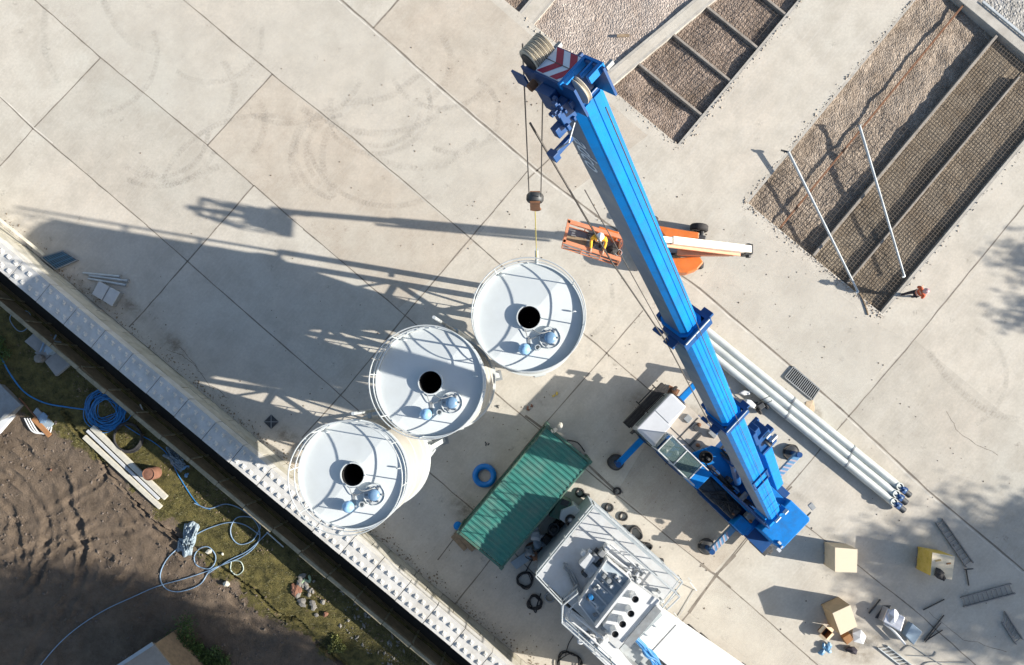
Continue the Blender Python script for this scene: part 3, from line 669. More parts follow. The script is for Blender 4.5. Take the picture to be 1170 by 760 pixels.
# ---------------------------------------------------------------- SILOS
def quadz(pts, z): return [P(u, v, z) for u, v in pts]
def make_silo():
    t = thing('silo', '', 'silo', (0, 0, 0), 'white storage silos standing close together')
    Rr, Z1, Z0, RH = 1.785, 10.0, 5.75, .37
    # shell with conical hopper
    mb = MB(); mb.lathe([(.28, 1.5), (.30, 1.7), (Rr * .97, Z0), (Rr, Z0 + .02), (Rr, Z1 + .03), (Rr - .03, Z1 + .03), (Rr - .03, Z1 - .2)], n=96, cap=False)
    shell = part('shell', mb, SILOC, t, smooth=True)
    mb = MB(); mb.lathe([(Rr - .01, Z0 - .02), (Rr + .07, Z0 - .02), (Rr + .07, Z0 + .16), (Rr - .01, Z0 + .16)], n=96, cap=False); mb.f += [] 
    part('ring_beam', mb, SILO, shell)
    for zz in (6.8, 8.4): part('weld_band', MB().lathe([(Rr, zz - .03), (Rr + .012, zz - .03), (Rr + .012, zz + .03), (Rr, zz + .03)], n=96, cap=False), SILO, shell)
    # shallow folded roof with a round opening
    d = Vector((.64, .77)); nrm = Vector((.77, -.64)); n = 128; rings = [RH, .6, .9, 1.2, 1.5, Rr - .015]; vs = []; fs = []
    def rz(x, y): 
        q = x * nrm.x + y * nrm.y
        return Z1 + .10 - (.088 * q if q > 0 else -.05 * q)
    for r in rings:
        for j in range(n):
            a = 2 * math.pi * j / n; vs.append((r * math.cos(a), r * math.sin(a), rz(r * math.cos(a), r * math.sin(a))))
    for i in range(len(rings) - 1):
        for j in range(n): fs.append((i * n + j, i * n + (j + 1) % n, (i + 1) * n + (j + 1) % n, (i + 1) * n + j))
    fs = [tuple(reversed(f)) for f in fs]
    roof = part('roof', MB().add(vs, fs), SILO, t)
    # upstand rim (toe plate) leaning highest on the outside
    mb = MB(); mb.lathe([(Rr - .02, Z1 - .02), (Rr + .02, Z1 - .02), (Rr + .02, Z1 + .17), (Rr - .02, Z1 + .17)], n=96, cap=False); k = len(mb.v) - 96 * 4
    mb.f += [(k + 3 * 96 + j, k + 3 * 96 + (j + 1) % 96, k + (j + 1) % 96, k + j) for j in range(96)]
    part('rim', mb, SILO, t, smooth=True)
    hz = Z1 + .10
    mb = MB(); mb.lathe([(RH + .035, hz - .05), (RH + .035, hz + .15), (RH, hz + .15), (RH, hz - .1)], n=48, cap=False)
    col_ = part('hatch_collar', mb, SILO, roof, smooth=True)
    mb = MB(); mb.lathe([(RH - .001, hz + .10), (RH - .001, hz - 1.6), (0.01, hz - 1.6)], n=40, cap=False); part('hatch_throat', mb, PIT, roof)
    # handrail: posts, two rails
    for i in range(8):
        a = R(-8 + 45 * i); x, y = math.cos(a) * (Rr - .0), math.sin(a) * (Rr - .0)
        part('rail_post', MB().tube([(x, y, Z1 + .12), (x, y, Z1 + 1.12)], .02, 6), GALV, t)
    for zz in (.55, 1.12): part('handrail', MB().torus((0, 0, Z1 + zz), Rr, .02, 72, 6), GALV, t)
    # filter, pressure valve, small stub, tray, lugs
    ppm = 34.8
    def L(du, dv, z): return Vector((du / ppm, -dv / ppm, z))
    f0 = L(24, 23, hz - .04)
    ft = part('filter_flange', MB().lathe([(.36, 0), (.36, .07), (.30, .085), (.0, .085)], f0, 40, cap=False), SILO, roof, smooth=True)
    part('filter_body', MB().lathe([(.19, .08), (.19, .20), (.15, .25), (.07, .27), (0, .275)], f0, 32, cap=False), mat('filter_shadow_blue', (.17, .29, .44), .35, .1), roof, smooth=True)  # shadow inside the filter ring is put into the body's dark blue colour
    part('filter_ring', MB().torus(f0 + Vector((0, 0, .10)), .345, .022, 40, 6), SILO, roof, smooth=True)
    for k in range(6):
        a = k * math.pi / 3; part('clamp', MB().box(f0 + Vector((.26 * math.cos(a), .26 * math.sin(a), .12)), (.05, .05, .08), a), GREY, roof)
    part('valve_dome', MB().lathe([(.12, 0), (.12, .15), (.19, .17), (.195, .24), (.16, .33), (.09, .38), (0, .395)], L(-5, 36, hz - .05), 28, cap=False), mat('valve_blue_plastic', (.25, .45, .68), .3, 0, .06), roof, smooth=True)
    part('valve_stub', MB().lathe([(.10, 0), (.10, .16), (.07, .16), (.07, .0)], L(10, 34, hz - .05), 20, cap=False), GALV, roof, smooth=True)
    p0, p1 = L(0, 23, hz - .03), L(0, 58, hz - .16)
    part('cable_tray', MB().beam(p0, p1, .10, .05), GREY, roof)
    mb = MB(); mb.tube(smoothpath([L(4, 14, hz + .14), L(12, 18, hz + .2), L(22, 16, hz + .12), L(26, 14, hz + .02), L(25, -30, hz - .0)][:4], 6), .018, 6)
    mb.tube(smoothpath([L(-4, 14, hz + .1), L(0, 24, hz + .03), L(12, 20, hz + .08)], 6), .015, 6)
    part('cable', mb, GREY, roof)
    for du, dv in ((51, -7), (-30, -48), (-3, -62)):
        part('lifting_lug', MB().torus(L(du, dv, Z1 + .14), .06, .02, 14, 6, Matrix.Rotation(R(90), 3, 'X')), SILO, roof)
    # legs, feet, bracing
    LG = [(math.cos(R(12 + 90 * i)) * 1.62, math.sin(R(12 + 90 * i)) * 1.62) for i in range(4)]
    for i, (x, y) in enumerate(LG):
        lg = part('leg', MB().box((x, y, 2.95), (.2, .2, 5.86), R(12 + 90 * i)), SILO, t)
        part('foot_plate', MB().box((x, y, .015), (.45, .45, .03), R(12 + 90 * i)), GREY, lg)
        mb = MB(); a = R(12 + 90 * i); c, s = math.cos(a), math.sin(a)
        mb.prism([(x * 1.0 - s * .22, y * 1.0 + c * .22), (x * 1.17 - s * .22, y * 1.17 + c * .22), (x * 1.17 + s * .22, y * 1.17 - c * .22), (x + s * .22, y - c * .22)], 5.6, 5.65)
        part('bracket', mb, SILO, lg)
    for i in range(4):
        a, b = Vector((*LG[i], 0)), Vector((*LG[(i + 1) % 4], 0))
        mb = MB(); mb.beam(a + Vector((0, 0, .5)), b + Vector((0, 0, 2.7)), .07, .07); mb.beam(b + Vector((0, 0, .5)), a + Vector((0, 0, 2.7)), .07, .07)
        mb.beam(a + Vector((0, 0, 2.75)), b + Vector((0, 0, 2.75)), .12, .12); mb.beam(a + Vector((0, 0, 2.85)), b + Vector((0, 0, 5.4)), .07, .07)
        part('brace', mb, SILO, t)
    # ladder up the far side
    mb = MB(); a = R(150); c, s = math.cos(a), math.sin(a)
    for e in (-.22, .22): mb.tube([(c * (Rr + .16) - s * e, s * (Rr + .16) + c * e, .1), (c * (Rr + .16) - s * e, s * (Rr + .16) + c * e, 10.15)], .022, 6)
    z = .4
    while z < 10.1: mb.tube([(c * (Rr + .16) - s * .22, s * (Rr + .16) + c * .22, z), (c * (Rr + .16) + s * .22, s * (Rr + .16) - c * .22, z)], .014, 5); z += .3
    part('ladder', mb, GALV, t)
    fa = R(83); fxp, fyp = math.cos(fa), math.sin(fa); rf = Rr + .26
    fp_ = part('fill_pipe', MB().tube([(fxp * rf, fyp * rf, 5.3), (fxp * rf, fyp * rf, 11.15)], .055, 10), GALV, t, smooth=True)
    part('lower_duct', MB().tube([(fxp * rf, fyp * rf, .25), (fxp * rf, fyp * rf, 5.5)], .13, 14), GALV, t, smooth=True)
    for zz in (3.1, 5.5, 7.2, 8.8): part('pipe_bracket', MB().box((fxp * (rf - .12), fyp * (rf - .12), zz), (.36, .12, .08), fa), GALV, fp_)
    return t
silo = make_silo(); silos = [silo, copy_tree(silo), copy_tree(silo)]
for o, (u, v), lb in zip(silos, ((604.5, 363.5), (493, 437), (405, 541.5)), (
        'white round storage silo fully in sunlight, nearest the crane hook', 'white round storage silo between the other two, crossed by the shadow of the crane boom',
        'white round storage silo standing closest to the block wall')):
    p = P(u, v, 10); o.location = (p.x, p.y, 0); o['label'] = lb
S1 = silos[0].location

# ---------------------------------------------------------------- CONTAINER
cz = 2.59
cor = quadz([(625, 490), (672, 528), (573, 648), (527, 607)], cz)      # NE-left, NE-right, SW-right, SW-left
cc = sum(cor, Vector()) / 4; ex = (cor[0] - cor[3]).normalized(); ey = Vector((-ex.y, ex.x, 0)); ez = Vector((0, 0, 1))
Lc, Wc = 6.0, 2.42; o_ = Vector((cc.x, cc.y, 0))
box = thing('shipping_container', 'green corrugated shipping container between the silos and the plant, worn dark paint', 'container', o_)
def corr(o, eu, ev, en, lu, lv, n, dep):                # corrugated sheet, ribs run along ev
    mb = MB(); 
    p = lu / n
    prof = []
    for i in range(n):
        x = -lu / 2 + i * p; prof += [(x, 0), (x + p * .3, 0), (x + p * .45, -dep), (x + p * .85, -dep)]
    prof.append((lu / 2, 0)); vs = []
    for x, h_ in prof:
        for y in (-lv / 2, lv / 2): vs.append(o + eu * x + ev * y + en * h_)
    return mb.add(vs, [(2 * i, 2 * i + 2, 2 * i + 3, 2 * i + 1) for i in range(len(prof) - 1)])
part('roof', corr(o_ + ez * (cz - .01), ex, -ey, ez, Lc - .16, Wc - .08, 26, .035), TEAL, box)
part('side_wall', corr(o_ + ey * (Wc / 2 - .02) + ez * 1.3, ex, ez, ey, Lc - .2, 2.4, 22, .04), TEALD, box); part('side_wall', corr(o_ - ey * (Wc / 2 - .02) + ez * 1.3, -ex, ez, -ey, Lc - .2, 2.4, 22, .04), TEALD, box)
part('end_wall', corr(o_ - ex * (Lc / 2 - .04) + ez * 1.3, ey, ez, -ex, Wc - .2, 2.4, 9, .04), TEALD, box)
d = part('door', MB().frame(o_, ex, ey, ez, Lc / 2 - .06, Lc / 2 - .02, -Wc / 2 + .1, -.01, .12, 2.45), TEALD, box); d2 = part('door', MB().frame(o_, ex, ey, ez, Lc / 2 - .06, Lc / 2 - .02, .01, Wc / 2 - .1, .12, 2.45), TEALD, box)
for dd, yy in ((d, -.35), (d, -.85), (d2, .35), (d2, .85)): part('lock_rod', MB().tube([o_ + ex * (Lc / 2 + .01) + ey * yy + ez * .15, o_ + ex * (Lc / 2 + .01) + ey * yy + ez * 2.42], .02, 6), GREY, dd)
mb = MB()
for sx in (-1, 1):
    for sy in (-1, 1): mb.frame(o_, ex, ey, ez, sx * Lc / 2 - .08, sx * Lc / 2 + .08, sy * Wc / 2 - .08, sy * Wc / 2 + .02 * 0 + .08, 0, cz + .01)
for sy in (-1, 1):
    mb.frame(o_, ex, ey, ez, -Lc / 2 + .08, Lc / 2 - .08, sy * Wc / 2 - .04, sy * Wc / 2 + .03, cz - .09, cz - .004); mb.frame(o_, ex, ey, ez, -Lc / 2 + .08, Lc / 2 - .08, sy * Wc / 2 - .05, sy * Wc / 2 + .03, .0, .15)
for sx in (-1, 1): mb.frame(o_, ex, ey, ez, sx * Lc / 2 - .05, sx * Lc / 2 + .05, -Wc / 2 + .08, Wc / 2 - .08, cz - .1, cz - .003)
part('frame', mb, TEALD, box, bevel=.012)

# ---------------------------------------------------------------- MOBILE CRANE
O2 = (718.0, 488.0); SA = Vector((.72, .694)).normalized(); TA = Vector((SA.y, -SA.x))
def C(s, t, z): 
    return P(O2[0] + S0 * (s * SA.x + t * TA.x), O2[1] + S0 * (s * SA.y + t * TA.y), 0) + Vector((0, 0, z))
es = (C(1, 0, 0) - C(0, 0, 0)).normalized(); et = (C(0, 1, 0) - C(0, 0, 0)).normalized(); co0 = C(0, 0, 0)
def cb(mb, s0, s1, t0, t1, z0, z1): return mb.frame(co0, es, et, ez, s0, s1, t0, t1, z0, z1)
def cprism(mb, pts, z0, z1): return mb.prism([C(s, t, 0) for s, t in pts], z0, z1)
crane = thing('mobile_crane', 'big blue mobile crane on outriggers with its telescopic boom raised over the yard', 'crane', C(4, 1.25, 0))
mb = MB(); cb(mb, .9, 8.0, .45, 2.05, .75, 1.25); cb(mb, 1.7, 8.1, .02, 2.48, 1.25, 1.45)
ch = part('chassis', mb, BLUED, crane, bevel=.02)
mb = MB(); cb(mb, .92, 3.2, .02, 2.48, 1.456, 1.52); cb(mb, .92, 1.7, .02, 2.48, 1.2, 1.45); part('front_deck', mb, BEIGE, crane, bevel=.01)
mb = MB(); cb(mb, 1.9, 2.15, 1.9, 2.15, 1.53, 1.62); cb(mb, 2.3, 2.4, 1.2, 2.0, 1.53, 1.58); part('deck_fitting', mb, DARK, crane)
mb = MB(); cb(mb, 1.75, 1.79, .1, 2.4, 1.525, 1.54); cb(mb, 1.0, 3.1, 1.22, 1.25, 1.525, 1.54); part('deck_seam', mb, DARK, crane)
for a_, b_, c_, d_, h_ in ((1.2, 1.5, .2, .5, .12), (2.5, 2.9, 2.2, 2.4, .2), (1.3, 1.6, 1.9, 2.2, .1), (2.75, 2.95, 1.35, 1.6, .25)): mb = MB(); cb(mb, a_, b_, c_, d_, 1.525, 1.53 + h_); part('deck_locker', mb, GREY, crane, bevel=.02)
for s_, t_ in ((2.0, 2.2), (2.6, 1.5)): part('deck_fitting', MB().lathe([(.09, 0), (.09, .1), (.04, .14)], C(s_, t_, 1.52), 14), RUST, crane)
# carrier cab
mb = MB(); cprism(mb, [(.08, .05), (1.12, .05), (.9, 2.3), (.08, 2.3), (-.0, 2.2), (-.0, .2)], .55, 2.25)
cabb = part('carrier_cab', mb, mat('cab_grey_white', (.52, .545, .58), .45, 0, .06), crane, bevel=.05)
mb = MB(); cb(mb, .02, 1.02, .1, 1.2, 2.252, 2.30); cb(mb, .02, .88, 1.23, 2.25, 2.252, 2.30); part('cab_roof', mb, mat('cab_grey_white', (.5, .5, .5)), cabb, bevel=.02)
mb = MB(); cb(mb, -.03, .01, .2, 2.2, 1.35, 2.15); part('windscreen', mb, GLASS, cabb)
mb = MB(); cb(mb, .1, 1.05, -.0, .045, 1.4, 2.1); part('cab_window', mb, GLASS, cabb)
for yy in (-.12, 2.58): part('mirror', MB().beam(C(.15, yy + (.1 if yy < 0 else -.1), 2.1), C(.05, yy, 2.1), .04, .04).box(C(.03, yy, 1.9), (.08, .2, .45), math.atan2(es.y, es.x)), BLACK, cabb)
# black slatted front rack and bumper
mb = MB()
cb(mb, -.42, -.05, -.05, 2.5, .55, .95)
for k in range(5): cb(mb, -.12 - .13 * k, -.07 - .13 * k, 1.0, 2.05, 1.5, 1.56)
cb(mb, -.75, .0, .98, 1.03, 1.45, 1.5); cb(mb, -.75, 0, 2.02, 2.07, 1.45, 1.5)
for k in range(3): cb(mb, -.10 - .12 * k, -.05 - .12 * k, .0, .9, 1.3, 1.35)
for k in range(3): cb(mb, -.10 - .12 * k, -.05 - .12 * k, 2.1, 2.5, 1.3, 1.35)
part('front_rack', mb, BLACK, crane)
# wheels
wz = .62
for s_ in (.75, 2.35, 4.9, 6.3):
    for t_, sg in ((.18, -1), (2.32, 1)):
        ax = et * sg; c = C(s_, t_, wz)
        ww = part('wheel', MB().lathe([(.30, -.17), (.55, -.17), (.62, -.10), (.62, .10), (.55, .17), (.30, .17)], c, 28, ax, cap=False), BLACK, crane, smooth=True)
        part('rim', MB().lathe([(.30, -.14), (.30, .1), (.14, .06), (.12, .15), (0, .15)], c, 20, ax, cap=False), GREY, ww, smooth=True)
# mudguards / fenders along the near side
mb = MB(); cb(mb, 1.5, 3.0, -.03, .3, 1.3, 1.47); cb(mb, 4.2, 6.9, -.03, .05, 1.0, 1.47); cb(mb, 1.7, 8.0, 2.45, 2.52, 1.0, 1.47)
part('fender', mb, BLUED, crane, bevel=.01)
# outriggers
def outrigger(s_, sg, reach, stripe):
    t0 = .25 if sg < 0 else 2.25; t1 = t0 + sg * reach; tp = t1
    mb = MB(); cb(mb, s_ - .14, s_ + .14, min(t0, t1), max(t0, t1), .78, 1.02)
    bm_ = part('outrigger_beam', mb, BLUEG if stripe else BLUE, crane, bevel=.02)
    mb = MB(); cb(mb, s_ - .22, s_ + .22, *((-.05, .9) if sg < 0 else (1.6, 2.55)), .72, 1.08); part('outrigger_box', mb, BLUED, crane, bevel=.015)
    if stripe:
        mb = MB(); cb(mb, s_ + (-.145), s_ + .145, min(t0 + sg * .5, t1 - sg * .15), max(t0 + sg * .5, t1 - sg * .15), 1.0, 1.024); 
        for k in range(6):
            pass
        st = MB(); q = t0 + sg * .6
        for k in range(6):
            a = q + sg * .22 * k
            if abs(a - t0) > reach - .2: break
            st.prism([C(s_ - .135, a, 0), C(s_ + .135, a + sg * .16, 0), C(s_ + .135, a + sg * .25, 0), C(s_ - .135, a + sg * .09, 0)], 1.025, 1.03)
        part('hazard_stripe', st, mat('worn_stripe', (.42, .36, .40), .6, 0, .2, 9), bm_)
    c = C(s_, tp, 0)
    part('jack', MB().lathe([(.11, .16), (.11, .9), (.13, .9), (.13, 1.12)], c, 18), BLUED, crane, smooth=True)
    rz = math.atan2(es.y, es.x); mb = MB(); mb.lathe([(.33, .12), (.33, .16), (.14, .2)], c, 24)
    part('jack_foot', mb, DARK, crane)
    pad = MB(); rr = random.Random(int(s_ * 10 + sg))
    for k in range(9): pad.torus(c + Vector((rr.uniform(-.06, .06), rr.uniform(-.06, .06), .06 + .012 * k)), (.13 + .028 * k), .026, 26, 6, wob=.08)
    pad.lathe([(.39, .005), (.39, .05), (0.01, .05)], c, 24, cap=False)
    part('outrigger_pad', pad, mat('dusty_rubber', (.06, .058, .055), .9, 0, .4, 8), crane)
outrigger(.72, -1, 1.85, False); outrigger(.72, 1, 1.9, False); outrigger(6.55, -1, 1.75, True); outrigger(6.35, 1, 2.2, True)
# superstructure
mb = MB(); mb.lathe([(.85, 1.45), (.85, 1.62), (.8, 1.7)], C(4.3, 1.3, 0), 36); part('slew_ring', mb, DARK, crane)
mb = MB(); cprism(mb, [(1.5, .98), (2.6, 1.05), (3.0, 1.9), (3.6, 2.2), (6.9, 2.35), (6.9, .1), (6.2, .0), (6.2, .95), (3.7, 1.0), (3.7, .98)], 1.7, 1.9)
slew = part('slew_platform', mb, BLUE, crane, bevel=.02)
# side plates carrying the boom foot
mb = MB()
for t_ in (.92, 1.86):
    k = len(mb.v); pr = [(3.6, 1.9), (6.9, 1.9), (6.95, 3.1), (6.35, 3.75), (5.9, 3.55), (4.2, 2.2)]
    a = [C(s_, t_ - .04, z) for s_, z in pr]; b = [C(s_, t_ + .04, z) for s_, z in pr]; n = len(pr)
    mb.add(a + b, [tuple(range(n)), tuple(reversed(range(n, 2 * n)))] + [(i, n + i, n + (i + 1) % n, (i + 1) % n) for i in range(n)])
part('boom_foot_plate', mb, BLUED, slew)
# operator cab
cab = part('operator_cab', MB().frame(co0, es, et, ez, 3.05, 3.62, .0, .92, 1.5, 2.9), BLUE, crane, bevel=.03)
mb = MB(); cb(mb, 1.2, 3.05, .0, .92, 1.46, 1.9); part('cab_base', mb, BLUED, cab)
fr = MB()
for s_ in (1.22, 2.13, 3.04):
    fr.tube([C(s_, .02, 2.9), C(s_, .9, 2.9)], .028, 6)
    for t_ in (.02, .9): fr.tube([C(s_ - (.15 if s_ < 1.3 else 0), t_, 1.9), C(s_, t_, 2.9)], .028, 6)
for t_ in (.02, .9): fr.tube([C(1.22, t_, 2.9), C(3.4, t_, 2.9)], .03, 6)
part('cab_frame', fr, LGREY, cab)
gl = MB(); cb(gl, 1.24, 3.02, .05, .87, 2.885, 2.9); part('roof_glass', gl, GLASS, cab)
gl = MB(); cb(gl, 1.24, 3.02, .015, .025, 1.9, 2.85); cb(gl, 1.1, 1.115, .05, .87, 1.9, 2.85); part('side_glass', gl, GLASS, cab)
mb = MB(); cb(mb, 2.3, 2.8, .25, .7, 1.95, 2.1); cb(mb, 2.75, 2.87, .25, .7, 2.0, 2.6); part('driver_seat', mb, DARK, cab, bevel=.04)
mb = MB(); cb(mb, 1.35, 1.7, .2, .75, 1.9, 2.3); cb(mb, 1.9, 2.4, .08, .2, 1.9, 2.25); part('console', mb, GREY, cab, bevel=.03)
for s_, t_, m_, r_ in ((1.6, .3, LGREY, .1), (2.0, .55, TARP, .12), (2.45, .45, WHITE, .07)): part('cab_item', MB().rock(C(s_, t_, 2.3), r_, seed=int(r_ * 99)), m_, cab)
# machinery on the slew platform
part('exhaust_pot', MB().lathe([(.27, 1.9), (.27, 2.3), (.23, 2.34), (.21, 2.2), (.0, 2.2)], C(3.1, 1.32, 0), 28, cap=False), PIT, slew, smooth=True)
part('exhaust_pipe', MB().tube([C(3.1, 1.32, 2.2), C(3.15, 1.3, 2.6)], .06, 10), DARK, slew)
mb = MB(); cb(mb, 3.75, 4.9, .1, .82, 1.46, 2.1); cb(mb, 5.0, 5.9, .15, .8, 1.46, 2.0); part('engine_bay', mb, DARK, slew, bevel=.04)
mb = MB(); rr = random.Random(2)
for k in range(16): mb.tube(smoothpath([C(rr.uniform(3.8, 5.8), rr.uniform(.1, .9), rr.uniform(2.0, 2.2)) for _ in range(3)], 6), rr.uniform(.015, .035), 6)
part('hydraulic_hose', mb, BLACK, slew)
mb = MB()
for k in range(12): mb.tube(smoothpath([C(rr.uniform(3.2, 6.2), rr.uniform(.98, 1.25), rr.uniform(1.95, 2.5)) for _ in range(3)], 6), rr.uniform(.012, .03), 6)
part('hydraulic_hose', mb, BLACK, slew)
for k in range(46):
    m2 = MB(); a_, b_ = rr.uniform(3.0, 6.4), rr.choice((rr.uniform(.95, 1.2), rr.uniform(1.7, 2.2))); cb(m2, a_, a_ + rr.uniform(.08, .4), b_, b_ + rr.uniform(.06, .25), 1.9, 1.9 + rr.uniform(.1, .6)); part('hydraulic_unit', m2, rr.choice((BLUED, BLUED, BLUE, DARK, GREY, BLUEG)), slew, bevel=.012)
mb = MB(); cb(mb, 3.7, 6.5, .86, .98, 1.9, 2.35); part('side_rail', mb, BLUE, slew, bevel=.02)
mb = MB(); cb(mb, 6.0, 6.7, -.02, .55, 1.46, 2.2); part('rear_locker', mb, BLUE, slew, bevel=.02)
mb = MB(); cb(mb, 6.1, 6.45, .6, .9, 1.9, 2.4); part('hydraulic_block', mb, GREY, slew, bevel=.02); part('accumulator', MB().lathe([(.12, -.25), (.12, .25)], C(5.4, 1.15, 2.4), 16, et), GREY, slew)
part('warning_lamp', MB().lathe([(.07, 0), (.07, .12), (0.01, .15)], C(6.35, .62, 2.42), 12), RUST, slew); part('warning_lamp', MB().lathe([(.06, 0), (.06, .12), (0.01, .15)], C(5.7, .35, 2.1), 12), RUST, slew)
# hoist winches behind the boom foot
for t_ in (1.38,):
    part('hoist_drum', MB().lathe([(.34, -.42), (.34, -.38), (.24, -.38), (.24, .38), (.34, .38), (.34, .42)], C(6.72, t_, 2.35), 28, et), ROPE, slew)
# counterweight
mb = MB(); cprism(mb, [(6.85, .62), (8.02, .62), (8.1, .72), (8.1, 2.38), (8.02, 2.48), (6.85, 2.48)], 1.5, 2.75)
cw = part('counterweight', mb, BLUE, crane, bevel=.05)
mb = MB(); cb(mb, 7.7, 7.85, .75, .85, 2.76, 2.84); cb(mb, 7.95, 8.0, .66, .8, 2.76, 2.85); part('lifting_eye', mb, LGREY, cw)
mb = MB(); cb(mb, 8.02, 8.06, 2.4, 2.75, 2.3, 2.34); mb.tube([C(8.0, 2.45, 2.3), C(8.0, 2.75, 2.35)], .015, 6); part('lamp_arm', mb, DARK, cw); part('work_lamp', MB().box(C(7.85, 2.95, 2.4), (.2, .28, .14), .7), GREY, cw); part('work_lamp', MB().box(C(8.2, .6, 2.2), (.14, .2, .12), .7), LGREY, cw)
mb = MB(); cb(mb, 7.5, 8.3, -.0, .55, .9, 1.4); cb(mb, 8.1, 8.4, .1, 2.4, .55, .8); part('rear_bumper', mb, DARK, crane, bevel=.02)
for s_ in (8.1,): mb = MB(); mb.lathe([(.2, -.12), (.3, -.1), (.3, .1), (.2, .12)], C(8.2, .35, 1.1), 18, et); part('hose_reel', mb, BLACK, crane)
# --- boom
Rt = C(6.28, 1.43, 3.3); tip = P(640, 68, 25.4); e1 = (tip - Rt); LB = e1.length; e1.normalize(); e2 = Vector((e1.y, -e1.x, 0)).normalized()
if e2.dot(et) < 0: e2 = -e2
e3 = e1.cross(e2); e3 = e3 if e3.z > 0 else -e3
def bx(mb, x0, x1, y0, y1, z0, z1): return mb.frame(Rt, e1, e2, e3, x0, x1, y0, y1, z0, z1)
def section(x0, x1, wd, ht, up):
    # bevelled top edges, rounded belly
    pr = [(-wd / 2, up - .10), (-wd / 2 + .09, up), (-.03, up), (-.02, up - .012), (.02, up - .012), (.03, up), (wd / 2 - .09, up), (wd / 2, up - .10), (wd / 2, up - ht * .82), (wd * .36, up - ht * .96), (wd * .15, up - ht), (-wd * .15, up - ht), (-wd * .36, up - ht * .96), (-wd / 2, up - ht * .82)]
    mb = MB(); n = len(pr); vs = [Rt + e1 * x + e2 * y + e3 * z for x in (x0, x1) for y, z in pr]
    mb.add(vs, [tuple(range(n)), tuple(reversed(range(n, 2 * n)))] + [(i, n + i, n + (i + 1) % n, (i + 1) % n) for i in range(n)])
    return mb
XB = [(.0, .53, .66, .82, .41), (.46, .742, .56, .72, .36), (.71, .982, .445, .62, .31)]
secs = []
for i, (a, b, wd, ht, up) in enumerate(XB):
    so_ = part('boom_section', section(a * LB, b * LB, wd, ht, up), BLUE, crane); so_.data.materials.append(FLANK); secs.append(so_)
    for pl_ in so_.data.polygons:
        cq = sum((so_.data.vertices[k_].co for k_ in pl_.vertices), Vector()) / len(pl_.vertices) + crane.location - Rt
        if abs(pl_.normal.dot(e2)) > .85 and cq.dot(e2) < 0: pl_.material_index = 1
def collar(x, wd, ht, up, l=.28, ex_=.09):
    mb = MB(); o1, o2 = wd / 2 + ex_, wd / 2 + .005
    bx(mb, x - l, x, -o1, o1, up + .002, up + ex_); bx(mb, x - l, x, -o1, -o2, up - ht * .7, up + .002); bx(mb, x - l, x, o2, o1, up - ht * .7, up + .002); bx(mb, x - l, x, -o1 * .6, o1 * .6, up - ht - ex_, up - ht - .002)
    bx(mb, x - l * .6, x - l * .3, -o1 - .16, -o1, up - .35, up - .1); bx(mb, x - l * .6, x - l * .3, o1, o1 + .12, up - .2, up + .02); bx(mb, x - l * .7, x - l * .4, -o1 - .1, -o1, up - .7, up - .5)
    c_ = part('boom_collar', mb, BLUED, crane)
    m2 = MB(); bx(m2, x - .03, x + .01, -o1 * .9, o1 * .9, up + ex_ - .01, up + ex_ + .012); part('wear_strip', m2, LGREY, c_)
collar(XB[0][1] * LB, *XB[0][2:]); collar(XB[1][1] * LB, *XB[1][2:], l=.25, ex_=.08)
# window frame box on the base section
mb = MB(); bx(mb, .25 * LB, .25 * LB + .09, -.35, .36, .41, .47); bx(mb, .285 * LB, .285 * LB + .07, -.35, .36, .41, .47); bx(mb, .25 * LB + .092, .285 * LB - .002, .28, .34, .41, .465); bx(mb, .25 * LB + .092, .285 * LB - .002, -.34, -.28, .41, .465)
part('boom_bracket', mb, BLUED, secs[0])
mb = MB(); bx(mb, -.35, .5, -.45, .45, -.35, .25); bx(mb, .0, .3, -.52, .52, .251, .52); part('boom_foot', mb, BLUE, crane, bevel=.03)
mb = MB(); bx(mb, .1, .35, .3, .5, .52, .65); bx(mb, .1, .3, -.2, .1, .52, .6); part('foot_bracket', mb, LGREY, crane)
for k, x in enumerate((1.2, 2.6, 4.2)): mb = MB(); bx(mb, x, x + .03, -.24, .24, .405, .418); part('boom_seam', mb, BLUED, secs[0])
# lift cylinder
c0 = C(5.0, 1.44, 2.0); c1 = Rt + e1 * (.36 * LB) - e3 * .55
cyl = part('lift_cylinder', MB().tube([c0, c0.lerp(c1, .6)], .15, 20), BLUED, crane, smooth=True); part('piston_rod', MB().tube([c0.lerp(c1, .58), c1], .09, 16), BLUED, cyl, smooth=True)
# stowed side jib with its winch head, right of the boom
mb = MB(); bx(mb, 2.2, 8.6, .62, 1.0, -.25, .15); sj = part('stowed_jib', mb, BLUE, crane, bevel=.03)
mb = MB(); bx(mb, 8.4, 9.6, .50, 1.05, -.3, .2); bx(mb, 9.5, 10.6, .42, .56, -.2, .25); bx(mb, 8.9, 9.1, 1.05, 1.25, -.1, .15); bx(mb, 8.0, 8.3, 1.0, 1.35, -.75, -.62); bx(mb, 9.6, 10.2, .6, .8, -.2, .1); bx(mb, 8.2, 8.4, .5, 1.15, -.2, .28); part('jib_winch_frame', mb, BLUED, sj, bevel=.02)
part('jib_sheave', MB().lathe([(.2, -.05), (.17, 0), (.2, .05)], Rt + e1 * 9.0 + e2 * .78 + e3 * .25, 20, e2), DARK, sj); 
mb = MB(); bx(mb, 8.6, 8.8, .95, 1.2, .2, .3); part('jib_pin', mb, LGREY, sj); mb = MB(); bx(mb, 9.4, 9.55, .8, .98, .21, .3); part('jib_pin', mb, LGREY, sj)
mb = MB(); cb(mb, 5.0, 6.9, 2.0, 2.35, 1.9, 2.5); part('right_locker', mb, BLUE, slew, bevel=.02)
mb = MB(); cb(mb, 6.3, 6.9, 2.4, 2.75, 1.3, 2.1); part('side_step', mb, BLUED, crane, bevel=.02)
